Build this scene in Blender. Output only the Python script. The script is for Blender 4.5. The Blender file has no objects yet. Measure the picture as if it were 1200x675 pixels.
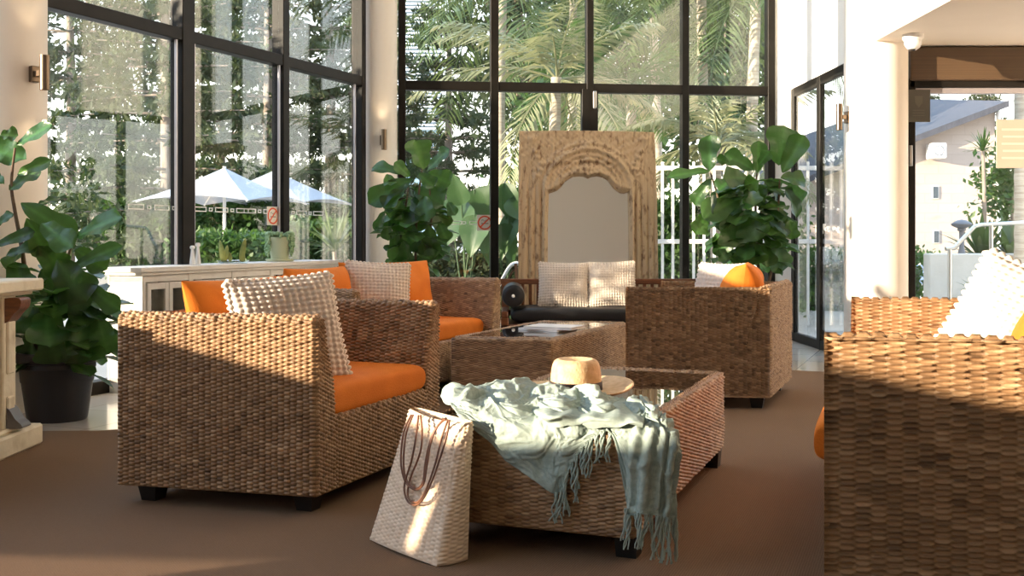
import bpy, math, random
import numpy as np
from mathutils import Vector
PI = math.pi
F, HOR, HC = 1300.0, 278.0, 0.972
COL = bpy.context.scene.collection
A3 = lambda *p: np.array(p, dtype=float)

def P(px, py, D):
    return A3((px - 600) * D / F, D, HC + (HOR - py) * D / F)
def on_z(px, py, z):
    D = F * (HC - z) / (py - HOR)
    return P(px, py, D)
def on_plane(px, py, p0, n):
    d = A3((px - 600) / F, 1.0, (HOR - py) / F); c = A3(0, 0, HC)
    t = np.dot(np.asarray(p0) - c, n) / np.dot(d, n)
    return c + d * t
def unit(v):
    v = np.asarray(v, float); return v / (np.linalg.norm(v) + 1e-12)
def lerp(a, b, t): return a + (b - a) * t

# ------------------------------------------------------------------ materials
MATS = {}
class NT:
    def __init__(s, name):
        s.m = bpy.data.materials.new(name); s.m.use_nodes = True
        s.t = s.m.node_tree; s.t.nodes.clear()
        s.out = s.n('ShaderNodeOutputMaterial')
    def n(s, typ, **kw):
        nd = s.t.nodes.new(typ)
        for k, v in kw.items():
            if k.startswith('i_'):
                key = k[2:].replace('_', ' ')
                nd.inputs[key].default_value = v
            else: setattr(nd, k, v)
        return nd
    def l(s, a, b): s.t.links.new(a, b)
def rgba(c): return (c[0], c[1], c[2], 1.0)

def mat(name, c1, c2=None, scale=8, rough=.6, bump=0, bscale=40, metal=0, detail=4, spec=.5, sheen=0, stretch=(1,1,1), lo=.35, hi=.65, subs=0, trans=None):
    """principled with two-tone noise colour and noise bump, object coordinates"""
    w = NT(name)
    b = w.n('ShaderNodeBsdfPrincipled'); b.inputs['Roughness'].default_value = rough
    b.inputs['Metallic'].default_value = metal; b.inputs['Specular IOR Level'].default_value = spec
    if sheen:
        b.inputs['Sheen Weight'].default_value = sheen
        b.inputs['Sheen Tint'].default_value = rgba(c1)
    tc = w.n('ShaderNodeTexCoord'); mp = w.n('ShaderNodeMapping'); mp.inputs['Scale'].default_value = stretch
    w.l(tc.outputs['Object'], mp.inputs['Vector'])
    if c2 is not None:
        nz = w.n('ShaderNodeTexNoise'); nz.inputs['Scale'].default_value = scale; nz.inputs['Detail'].default_value = detail
        w.l(mp.outputs[0], nz.inputs['Vector'])
        r = w.n('ShaderNodeValToRGB'); r.color_ramp.elements[0].position = lo; r.color_ramp.elements[1].position = hi
        r.color_ramp.elements[0].color = rgba(c1); r.color_ramp.elements[1].color = rgba(c2)
        w.l(nz.outputs['Fac'], r.inputs[0]); w.l(r.outputs[0], b.inputs['Base Color'])
        col = r.outputs[0]
    else:
        b.inputs['Base Color'].default_value = rgba(c1); col = None
    if bump:
        n2 = w.n('ShaderNodeTexNoise'); n2.inputs['Scale'].default_value = bscale; n2.inputs['Detail'].default_value = 5
        w.l(mp.outputs[0], n2.inputs['Vector'])
        bp = w.n('ShaderNodeBump'); bp.inputs['Strength'].default_value = bump; bp.inputs['Distance'].default_value = .01
        w.l(n2.outputs['Fac'], bp.inputs['Height']); w.l(bp.outputs[0], b.inputs['Normal'])
    if trans:
        tr = w.n('ShaderNodeBsdfTranslucent'); tr.inputs[0].default_value = rgba(trans)
        mx = w.n('ShaderNodeMixShader'); mx.inputs[0].default_value = .35
        w.l(b.outputs[0], mx.inputs[1]); w.l(tr.outputs[0], mx.inputs[2]); w.l(mx.outputs[0], w.out.inputs[0])
    else: w.l(b.outputs[0], w.out.inputs[0])
    MATS[name] = w.m
    return w.m

def attr_mat(name, rough=.6, spec=.4, bump=0, bscale=300, stretch=(1,1,1), sheen=0):
    w = NT(name)
    b = w.n('ShaderNodeBsdfPrincipled'); b.inputs['Roughness'].default_value = rough; b.inputs['Specular IOR Level'].default_value = spec
    at = w.n('ShaderNodeAttribute'); at.attribute_name = 'tone'
    w.l(at.outputs['Color'], b.inputs['Base Color'])
    if sheen: b.inputs['Sheen Weight'].default_value = sheen
    if bump:
        tc = w.n('ShaderNodeTexCoord'); mp = w.n('ShaderNodeMapping'); mp.inputs['Scale'].default_value = stretch
        w.l(tc.outputs['Object'], mp.inputs['Vector'])
        n2 = w.n('ShaderNodeTexNoise'); n2.inputs['Scale'].default_value = bscale
        w.l(mp.outputs[0], n2.inputs['Vector'])
        bp = w.n('ShaderNodeBump'); bp.inputs['Strength'].default_value = bump; bp.inputs['Distance'].default_value = .005
        w.l(n2.outputs['Fac'], bp.inputs['Height']); w.l(bp.outputs[0], b.inputs['Normal'])
    w.l(b.outputs[0], w.out.inputs[0]); MATS[name] = w.m
    return w.m

def emit_mat(name, c, s):
    w = NT(name); e = w.n('ShaderNodeEmission'); e.inputs[0].default_value = rgba(c); e.inputs[1].default_value = s
    w.l(e.outputs[0], w.out.inputs[0]); MATS[name] = w.m; return w.m

def pane_mat(name, tint, gloss_ior=1.5, boost=1.0, rough=0.0):
    w = NT(name)
    t = w.n('ShaderNodeBsdfTransparent'); t.inputs[0].default_value = rgba(tint)
    g = w.n('ShaderNodeBsdfGlossy'); g.inputs['Roughness'].default_value = rough
    fr = w.n('ShaderNodeFresnel'); gm = w.n('ShaderNodeNewGeometry')
    io = w.n('ShaderNodeMapRange'); io.inputs['To Min'].default_value = gloss_ior; io.inputs['To Max'].default_value = 1 / gloss_ior
    w.l(gm.outputs['Backfacing'], io.inputs['Value']); w.l(io.outputs[0], fr.inputs[0])
    mm = w.n('ShaderNodeMath', operation='MULTIPLY'); mm.inputs[1].default_value = boost; mm.use_clamp = True
    w.l(fr.outputs[0], mm.inputs[0])
    mx = w.n('ShaderNodeMixShader'); w.l(mm.outputs[0], mx.inputs[0]); w.l(t.outputs[0], mx.inputs[1]); w.l(g.outputs[0], mx.inputs[2])
    w.l(mx.outputs[0], w.out.inputs[0]); MATS[name] = w.m; return w.m

# ------------------------------------------------------------------ mesh building
class MB:
    def __init__(s): s.v = []; s.q = []; s.n = 0; s.t = []; s.flat = []
    def add(s, verts, faces, tone=None):
        verts = np.asarray(verts, float).reshape(-1, 3)
        s.v.append(verts); o = s.n; s.n += len(verts)
        if isinstance(faces, np.ndarray): s.q.append((faces + o))
        else:
            by = {}
            for f in faces: by.setdefault(len(f), []).append([i + o for i in f])
            for k, fs in by.items(): s.q.append(np.array(fs))
        if tone is not None:
            tone = np.asarray(tone, float)
            if tone.ndim == 1: tone = np.tile(tone, (len(verts), 1))
            s.t.append(tone)
        else: s.t.append(np.full((len(verts), 3), .5))
        return s
    def grid(s, G, tone=None, cu=False, cv=False, flip=False):
        G = np.asarray(G, float); a, b = G.shape[:2]
        i = np.arange(a if cu else a - 1); j = np.arange(b if cv else b - 1)
        I, J = np.meshgrid(i, j, indexing='ij'); I2 = (I + 1) % a; J2 = (J + 1) % b
        q = np.stack([I * b + J, I2 * b + J, I2 * b + J2, I * b + J2], -1).reshape(-1, 4)
        if flip: q = q[:, ::-1]
        return s.add(G.reshape(-1, 3), q, None if tone is None else np.asarray(tone).reshape(-1, 3) if np.ndim(tone) > 1 else tone)
    def box(s, c, size, rz=0, ch=.0, R=None):
        hx, hy, hz = [x / 2 for x in size]
        ch = min(ch, hx * .9, hy * .9, hz * .9)
        if ch <= 0:
            v = [(x, y, z) for z in (-hz, hz) for y in (-hy, hy) for x in (-hx, hx)]
            f = [(0, 2, 3, 1), (4, 5, 7, 6), (0, 1, 5, 4), (2, 6, 7, 3), (0, 4, 6, 2), (1, 3, 7, 5)]
        else:
            v = []; idx = {}
            for sx in (-1, 1):
                for sy in (-1, 1):
                    for sz in (-1, 1):
                        for k in range(3):
                            p = [sx * hx, sy * hy, sz * hz]
                            for m in range(3):
                                if m != k: p[m] -= (sx, sy, sz)[m] * ch
                            idx[(sx, sy, sz, k)] = len(v); v.append(tuple(p))
            f = []
            for k in range(3):
                a, b = [m for m in range(3) if m != k]
                for sg in (-1, 1):
                    loop = []
                    for (p, q) in ((-1, -1), (1, -1), (1, 1), (-1, 1)):
                        t = [0, 0, 0]; t[k] = sg; t[a] = p; t[b] = q
                        loop.append(idx[(*t, k)])
                    f.append(loop)
                for p in (-1, 1):
                    for q in (-1, 1):
                        t0 = [0, 0, 0]; t0[k] = -1; t0[a] = p; t0[b] = q; t1 = list(t0); t1[k] = 1
                        f.append([idx[(*t0, a)], idx[(*t1, a)], idx[(*t1, b)], idx[(*t0, b)]])
            for sx in (-1, 1):
                for sy in (-1, 1):
                    for sz in (-1, 1): f.append([idx[(sx, sy, sz, k)] for k in range(3)])
        v = np.array(v)
        if R is not None: v = v @ np.asarray(R).T
        elif rz:
            cz, sz = math.cos(rz), math.sin(rz)
            v = np.stack([v[:, 0] * cz - v[:, 1] * sz, v[:, 0] * sz + v[:, 1] * cz, v[:, 2]], 1)
        return s.add(v + np.asarray(c), f)
    def bar(s, a, b, w, h, up=(0, 0, 1), ch=0):
        """box from a to b; w across (horizontal), h along up"""
        a = np.asarray(a, float); b = np.asarray(b, float)
        d = unit(b - a); u = np.asarray(up, float)
        x = np.cross(d, u)
        if np.linalg.norm(x) < 1e-6: x = np.cross(d, A3(1, 0, 0))
        x = unit(x); y = unit(np.cross(x, d))
        R = np.stack([x, d, y], 1)
        return s.box((a + b) / 2, (w, np.linalg.norm(b - a), h), R=R, ch=ch)
    def tube(s, pts, r, n=8, cap=True):
        pts = np.asarray(pts, float); m = len(pts)
        r = np.broadcast_to(np.asarray(r, float), (m,))
        T = np.gradient(pts, axis=0); T /= np.linalg.norm(T, axis=1, keepdims=True) + 1e-12
        x = np.cross(T[0], A3(0, 0, 1))
        if np.linalg.norm(x) < 1e-3: x = np.cross(T[0], A3(1, 0, 0))
        x = unit(x); G = np.zeros((m, n, 3))
        ang = np.linspace(0, 2 * PI, n, endpoint=False)
        for i in range(m):
            x = unit(x - np.dot(x, T[i]) * T[i]); y = np.cross(T[i], x)
            G[i] = pts[i] + r[i] * (np.cos(ang)[:, None] * x + np.sin(ang)[:, None] * y)
        s.grid(G, cv=True, flip=True)
        if cap:
            s.add(G[0], [list(range(n))[::-1]][:1]); s.add(G[-1], [list(range(n))])
        return s
    def lathe(s, prof, c=(0, 0, 0), n=32, sx=1, sy=1, R=None, rz=0):
        prof = np.asarray(prof, float); ang = np.linspace(0, 2 * PI, n, endpoint=False) + rz
        G = np.zeros((len(prof), n, 3))
        G[..., 0] = prof[:, 0:1] * np.cos(ang) * sx; G[..., 1] = prof[:, 0:1] * np.sin(ang) * sy; G[..., 2] = prof[:, 1:2]
        if R is not None: G = G @ np.asarray(R).T
        return s.grid(G + np.asarray(c), cv=True, flip=True)
    def prism(s, poly, ext):
        """closed polygon (3-D points) extruded by vector ext"""
        p = np.asarray(poly, float); n = len(p); v = np.concatenate([p, p + np.asarray(ext)])
        f = [list(range(n))[::-1], list(range(n, 2 * n))] + [[i, (i + 1) % n, n + (i + 1) % n, n + i] for i in range(n)]
        return s.add(v, f)
    def build(s, name, m, parent=None, smooth=False, loc=None, tone=False, auto=None):
        V = np.concatenate(s.v)
        if parent is not None: off = np.array(ORG[parent.name])
        elif loc is not None: off = np.asarray(loc, float)
        else:
            off = A3((V[:, 0].min() + V[:, 0].max()) / 2, (V[:, 1].min() + V[:, 1].max()) / 2, V[:, 2].min())
        me = bpy.data.meshes.new(name)
        me.vertices.add(len(V)); me.vertices.foreach_set('co', (V - off).astype(np.float32).ravel())
        li = np.concatenate([q.ravel() for q in s.q]).astype(np.int32)
        tot = np.concatenate([np.full(len(q), q.shape[1]) for q in s.q]).astype(np.int32)
        st = np.concatenate([[0], np.cumsum(tot)[:-1]]).astype(np.int32)
        me.loops.add(len(li)); me.loops.foreach_set('vertex_index', li)
        me.polygons.add(len(tot)); me.polygons.foreach_set('loop_start', st); me.polygons.foreach_set('loop_total', tot)
        me.polygons.foreach_set('use_smooth', np.full(len(tot), bool(smooth)))
        if tone:
            ca = me.color_attributes.new('tone', 'FLOAT_COLOR', 'POINT')
            T = np.concatenate(s.t); T4 = np.ones((len(T), 4), np.float32); T4[:, :3] = T
            ca.data.foreach_set('color', T4.ravel())
        me.update(calc_edges=True); me.validate()
        if smooth and auto is not None: me.set_sharp_from_angle(angle=auto)
        me.materials.append(MATS[m] if isinstance(m, str) else m)
        o = bpy.data.objects.new(name, me); COL.objects.link(o)
        if parent is None: o.location = off; ORG[o.name] = tuple(off)
        else: o.parent = parent; ORG[o.name] = tuple(off)
        return o
ORG = {}
USED = {}
def thing(name, label, cat, loc, group=None):
    o = bpy.data.objects.new(name, None); COL.objects.link(o); o.empty_display_size = .1
    o.location = loc; ORG[o.name] = tuple(float(x) for x in loc)
    o['label'] = label; o['category'] = cat
    if group: o['group'] = group
    return o
def tag(o, label, cat, group=None):
    o['label'] = label; o['category'] = cat
    if group: o['group'] = group
    return o
def struct(o, label=None):
    o['kind'] = 'structure'
    if label: o['label'] = label
    return o
def sthing(name, loc=(0, 0, 0)):
    o = bpy.data.objects.new(name, None); COL.objects.link(o); o.location = loc; ORG[o.name] = tuple(loc); o['kind'] = 'structure'
    return o
def lab(o, t): o['label'] = t; return o

# ------------------------------------------------------------------ material list
attr_mat('wicker', rough=.5, spec=.45, bump=.35, bscale=260)
attr_mat('straw', rough=.7, spec=.25)
attr_mat('knit', rough=.9, spec=.1, sheen=.15)
mat('orange', (.62, .165, .018), (.70, .20, .024), scale=7, rough=.75, bump=.25, bscale=220, spec=.15, sheen=.25)
mat('linen', (.30, .37, .325), (.38, .455, .405), scale=60, rough=.9, bump=.3, bscale=350, spec=.1)
mat('black_leg', (.012, .011, .010), rough=.35)
mat('dark_lining', (.05, .03, .016), rough=.9)
mat('wall_paint', (.80, .74, .66), (.83, .77, .69), scale=2, rough=.75, bump=.04, bscale=60)
mat('white_paint', (.84, .82, .78), (.87, .85, .81), scale=2, rough=.7, bump=.03, bscale=60)
mat('bronze_frame', (.012, .010, .008), (.017, .014, .011), scale=9, rough=.45, spec=.15)
mat('silver_frame', (.45, .42, .44), rough=.3, metal=.6)
mat('dark_wood', (.13, .042, .016), (.22, .08, .03), scale=14, rough=.35, stretch=(1, 6, 6), spec=.5)
mat('shutter_brown', (.075, .043, .021), (.095, .056, .028), scale=3, rough=.5, stretch=(.3, 1, 30))
mat('black_vinyl', (.012, .012, .014), rough=.4, bump=.1, bscale=90)
mat('cream_wood', (.70, .63, .48), (.50, .42, .28), scale=9, rough=.65, bump=.3, bscale=30, lo=.55, hi=.8)
mat('white_wood', (.76, .72, .66), (.66, .60, .53), scale=10, rough=.55, lo=.5, hi=.8)
mat('carved', (.56, .41, .25), (.20, .11, .055), scale=30, rough=.75, bump=.25, bscale=60, detail=8, stretch=(1, 1, .45), lo=.53, hi=.70)
mat('black_pot', (.014, .013, .015), rough=.4, bump=.1, bscale=25)
mat('green_pot', (.46, .50, .32), (.52, .55, .37), scale=5, rough=.4)
mat('soil', (.03, .018, .01), (.06, .035, .02), scale=60, rough=1, bump=.6, bscale=90)
def leaf_mat(name, tr, rough=.34):
    w = NT(name); b = w.n('ShaderNodeBsdfPrincipled'); b.inputs['Roughness'].default_value = rough
    at = w.n('ShaderNodeAttribute'); at.attribute_name = 'tone'; w.l(at.outputs['Color'], b.inputs['Base Color'])
    tc = w.n('ShaderNodeTexCoord'); n2 = w.n('ShaderNodeTexNoise'); n2.inputs['Scale'].default_value = 38; w.l(tc.outputs['Object'], n2.inputs['Vector'])
    bp = w.n('ShaderNodeBump'); bp.inputs['Strength'].default_value = .35; bp.inputs['Distance'].default_value = .01; w.l(n2.outputs['Fac'], bp.inputs['Height']); w.l(bp.outputs[0], b.inputs['Normal'])
    t = w.n('ShaderNodeBsdfTranslucent'); t.inputs[0].default_value = rgba(tr); mx = w.n('ShaderNodeMixShader'); mx.inputs[0].default_value = .3
    w.l(b.outputs[0], mx.inputs[1]); w.l(t.outputs[0], mx.inputs[2]); w.l(mx.outputs[0], w.out.inputs[0]); MATS[name] = w.m
leaf_mat('fig_leaf', (.10, .24, .03))
mat('fig_stem', (.10, .06, .035), (.16, .11, .06), scale=30, rough=.8)
mat('ear_leaf', (.03, .08, .025), (.055, .115, .033), scale=4, rough=.4, trans=(.06, .13, .03))
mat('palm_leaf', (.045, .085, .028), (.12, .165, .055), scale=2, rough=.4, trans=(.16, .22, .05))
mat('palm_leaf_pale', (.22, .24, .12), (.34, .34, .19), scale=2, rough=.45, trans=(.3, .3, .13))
mat('palm_trunk', (.34, .28, .21), (.52, .46, .37), scale=10, rough=.85, bump=.4, bscale=12, stretch=(.4, .4, 4))
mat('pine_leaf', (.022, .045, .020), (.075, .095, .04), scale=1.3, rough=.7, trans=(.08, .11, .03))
mat('bush_leaf', (.035, .085, .022), (.085, .155, .038), scale=3, rough=.5, trans=(.10, .20, .03))
mat('succulent', (.20, .33, .16), (.34, .48, .27), scale=12, rough=.5)
mat('snake_leaf', (.55, .56, .16), (.20, .30, .10), scale=10, rough=.4)
mat('bark', (.22, .17, .13), (.36, .30, .25), scale=8, rough=.9, bump=.6, bscale=15, stretch=(1, 1, .3))
mat('straw_hat', (.60, .40, .20), (.74, .53, .30), scale=40, rough=.7, bump=.3, bscale=120)
mat('hat_band', (.05, .028, .018), rough=.7)
mat('leather', (.15, .06, .03), (.22, .09, .04), scale=20, rough=.5)
mat('paper', (.82, .80, .77), rough=.6)
mat('book_cover', (.70, .66, .60), (.78, .75, .70), scale=30, rough=.5)
mat('steel', (.62, .60, .57), rough=.3, metal=1)
mat('brushed_bronze', (.17, .125, .085), rough=.35, metal=.9)
mat('sticker', (.80, .74, .66), rough=.5)
mat('sticker_red', (.78, .10, .03), rough=.5)
mat('sticker_grey', (.30, .27, .22), rough=.5)
mat('decal', (.82, .84, .80), rough=.7)
mat('umbrella_cloth', (.62, .64, .68), (.66, .68, .72), scale=4, rough=.85, trans=(.5, .52, .56))
mat('white_fence', (.85, .82, .78), rough=.5)
mat('tile', (.60, .53, .45), (.66, .59, .50), scale=3, rough=.12, spec=.5)
mat('paving', (.42, .37, .31), (.52, .46, .39), scale=2, rough=.85, bump=.1, bscale=30)
mat('asphalt', (.20, .19, .185), (.27, .26, .25), scale=3, rough=.9)
mat('render_beige', (.68, .57, .47), (.73, .62, .52), scale=3, rough=.85, bump=.1, bscale=30)
mat('roof_grey', (.05, .052, .062), (.085, .085, .10), scale=5, rough=.7, stretch=(8, 1, 1))
mat('tower_white', (.62, .68, .74), rough=.5)
mat('tower_glass', (.16, .26, .36), rough=.15)
mat('plastic_white', (.82, .81, .79), rough=.35)
mat('camera_black', (.03, .03, .035), rough=.1)
mat('sign_dark', (.085, .08, .065), rough=.4)
mat('sign_dark_print', (.13, .12, .095), rough=.4)
mat('sign_cream', (.40, .34, .27), rough=.5)
mat('sign_print', (.52, .45, .37), rough=.5)
mat('car_white', (.78, .78, .80), rough=.2, spec=.6)
mat('car_red', (.70, .06, .05), rough=.3)
mat('car_blue', (.18, .26, .42), rough=.2)
mat('rubber', (.02, .02, .02), rough=.8)
mat('dark_glass', (.05, .07, .09), rough=.08)
mat('concrete_wall', (.66, .61, .53), (.72, .67, .59), scale=6, rough=.85, bump=.2, bscale=40)
mat('lamp_grey', (.16, .16, .17), rough=.4)
mat('lounge_mesh', (.60, .58, .58), rough=.6)
mat('lounge_wood', (.24, .11, .06), rough=.5)
mat('mirror_glass', (.92, .90, .84), rough=.10, metal=1)
emit_mat('lamp_warm', (1, .72, .42), 6)
pane_mat('window_glass', (.96, .98, .97), 1.5, 1.15)
pane_mat('table_glass', (.62, .70, .66), 1.5, 2.0, .01)
pane_mat('cabinet_glass', (.85, .88, .86), 1.5, 1.5)

# carpet: fine diagonal cord weave
w = NT('carpet'); b = w.n('ShaderNodeBsdfPrincipled'); b.inputs['Roughness'].default_value = .95; b.inputs['Specular IOR Level'].default_value = .1
tc = w.n('ShaderNodeTexCoord'); mp = w.n('ShaderNodeMapping'); mp.inputs['Rotation'].default_value = (0, 0, .35)
w.l(tc.outputs['Object'], mp.inputs['Vector'])
wv = w.n('ShaderNodeTexWave', wave_type='BANDS'); wv.inputs['Scale'].default_value = 42; wv.inputs['Distortion'].default_value = 2.0; wv.inputs['Detail'].default_value = 2
w.l(mp.outputs[0], wv.inputs['Vector'])
nz = w.n('ShaderNodeTexNoise'); nz.inputs['Scale'].default_value = 160; nz.inputs['Detail'].default_value = 3; w.l(mp.outputs[0], nz.inputs['Vector'])
ad = w.n('ShaderNodeMath', operation='ADD'); w.l(wv.outputs['Fac'], ad.inputs[0]); w.l(nz.outputs['Fac'], ad.inputs[1])
r = w.n('ShaderNodeValToRGB'); r.color_ramp.elements[0].position = .3; r.color_ramp.elements[1].position = 1.0
r.color_ramp.elements[0].color = (.17, .106, .064, 1); r.color_ramp.elements[1].color = (.235, .149, .092, 1)
hf = w.n('ShaderNodeMath', operation='MULTIPLY'); hf.inputs[1].default_value = .6; w.l(ad.outputs[0], hf.inputs[0]); w.l(hf.outputs[0], r.inputs[0])
w.l(r.outputs[0], b.inputs['Base Color'])
bp = w.n('ShaderNodeBump'); bp.inputs['Strength'].default_value = .25; bp.inputs['Distance'].default_value = .006; w.l(ad.outputs[0], bp.inputs['Height']); w.l(bp.outputs[0], b.inputs['Normal'])
w.l(b.outputs[0], w.out.inputs[0]); MATS['carpet'] = w.m

# tiled floor: large polished squares with thin joints
w = NT('floor_tile'); b = w.n('ShaderNodeBsdfPrincipled'); b.inputs['Roughness'].default_value = .13
tc = w.n('ShaderNodeTexCoord'); mp = w.n('ShaderNodeMapping'); mp.inputs['Rotation'].default_value = (0, 0, .38)
w.l(tc.outputs['Object'], mp.inputs['Vector'])
br = w.n('ShaderNodeTexBrick'); br.offset = 0; br.inputs['Scale'].default_value = 1; br.inputs['Brick Width'].default_value = .5; br.inputs['Row Height'].default_value = .5
br.inputs['Mortar Size'].default_value = .004; br.inputs['Color1'].default_value = (.60, .53, .45, 1); br.inputs['Color2'].default_value = (.64, .57, .48, 1); br.inputs['Mortar'].default_value = (.42, .36, .3, 1)
w.l(mp.outputs[0], br.inputs['Vector']); w.l(br.outputs[0], b.inputs['Base Color']); w.l(b.outputs[0], w.out.inputs[0]); MATS['floor_tile'] = w.m

# rendered block wall with faint courses
w = NT('block_wall'); b = w.n('ShaderNodeBsdfPrincipled'); b.inputs['Roughness'].default_value = .85
tc = w.n('ShaderNodeTexCoord'); mp = w.n('ShaderNodeMapping'); mp.inputs['Rotation'].default_value = (PI / 2, 0, 0); w.l(tc.outputs['Object'], mp.inputs['Vector'])
br = w.n('ShaderNodeTexBrick'); br.inputs['Scale'].default_value = 1; br.inputs['Brick Width'].default_value = .6; br.inputs['Row Height'].default_value = .22; br.inputs['Mortar Size'].default_value = .012
br.inputs['Color1'].default_value = (.47, .38, .32, 1); br.inputs['Color2'].default_value = (.50, .41, .345, 1); br.inputs['Mortar'].default_value = (.44, .355, .30, 1)
w.l(mp.outputs[0], br.inputs['Vector']); w.l(br.outputs[0], b.inputs['Base Color']); w.l(b.outputs[0], w.out.inputs[0]); MATS['block_wall'] = w.m
# ------------------------------------------------------------------ woven surfaces
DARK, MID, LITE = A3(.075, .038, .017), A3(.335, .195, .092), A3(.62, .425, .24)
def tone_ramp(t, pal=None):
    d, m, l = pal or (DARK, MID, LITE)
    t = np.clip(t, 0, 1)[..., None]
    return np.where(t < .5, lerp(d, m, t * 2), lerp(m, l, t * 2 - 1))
def weave(mb, fn, Lu, Lv, cw, rh, amp, su, sv, rng, flip=False, pal=None, base=.52, pinu=True, pinv=True, hw=.53):
    nc = max(2, int(round(Lu / cw))); nr = max(2, int(round(Lv / rh)))
    u = np.linspace(0, 1, nc * su + 1); v = np.linspace(0, 1, nr * sv + 1)
    U, V = np.meshgrid(u, v, indexing='ij')
    G = fn(U, V)
    N = np.cross(np.gradient(G, axis=0), np.gradient(G, axis=1)); N /= np.linalg.norm(N, axis=2, keepdims=True) + 1e-12
    if flip: N = -N
    cu, cv = U * nc, V * nr
    ci0 = np.clip(np.floor(cu + 1e-6).astype(int), 0, nc - 1); fu = cu - ci0
    def one(ci, d):
        cvs = cv + .5 * (ci % 2); ri = np.clip(np.floor(cvs + 1e-6).astype(int), 0, nr); fv = cvs - np.floor(cvs + 1e-6)
        return np.sqrt(np.clip(1 - (d / hw) ** 2, 0, 1)) * np.abs(np.sin(PI * fv)) ** .6, ri
    cn = np.clip(np.where(fu < .5, ci0 - 1, ci0 + 1), 0, nc - 1); dn = np.where(fu < .5, fu + .5, 1.5 - fu)
    b0, r0 = one(ci0, np.abs(fu - .5)); b1, r1 = one(cn, dn); use = b1 > b0
    bead = np.where(use, b1, b0); ci = np.where(use, cn, ci0); ri = np.where(use, r1, r0)
    R = rng.random((nc, nr + 1)); h = amp * (.72 + .45 * R[ci, ri]) * bead
    wob = rng.normal(0, 1, (nc // 3 + 3, nr // 5 + 3))
    x = cu / 3; y = cv / 5; xi = np.floor(x).astype(int); yi = np.floor(y).astype(int); fx = x - xi; fy = y - yi
    lf = (wob[xi, yi] * (1 - fx) + wob[xi + 1, yi] * fx) * (1 - fy) + (wob[xi, yi + 1] * (1 - fx) + wob[xi + 1, yi + 1] * fx) * fy
    h = h + lf * amp * .16
    if pinu: h *= np.clip(np.minimum(U, 1 - U) * nc * 3, 0, 1)
    if pinv: h *= np.clip(np.minimum(V, 1 - V) * nr * 2, 0, 1)
    streak = rng.normal(0, 1, (nr + 1)) * .5
    T = base + .105 * rng.normal(0, 1, (nc, nr + 1)) + .05 * streak[None, :] + .02 * rng.normal(0, 1, (nc, 1))
    t = T[ci, ri] - .20 * (1 - bead ** .5) + .03 * lf  # tone drops between beads, gap shade painted into the colour
    mb.grid(G + N * h[..., None], tone_ramp(t, pal).reshape(-1, 3), flip=flip)

def poly_profile(pts):
    pts = np.asarray(pts, float); d = np.r_[0, np.cumsum(np.linalg.norm(np.diff(pts, axis=0), axis=1))]
    L = d[-1]
    return (lambda V: np.stack([np.interp(V * L, d, pts[:, k]) for k in range(2)], -1)), L
def smooth_profile(pts, n=6):
    pts = np.asarray(pts, float); out = []
    m = len(pts)
    for i in range(m - 1):
        p0, p1, p2, p3 = pts[max(i - 1, 0)], pts[i], pts[i + 1], pts[min(i + 2, m - 1)]
        for t in np.linspace(0, 1, n, endpoint=False):
            out.append(.5 * (2 * p1 + (p2 - p0) * t + (2 * p0 - 5 * p1 + 4 * p2 - p3) * t * t + (3 * p1 - p0 - 3 * p2 + p3) * t ** 3))
    out.append(pts[-1]); return np.array(out)

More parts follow.
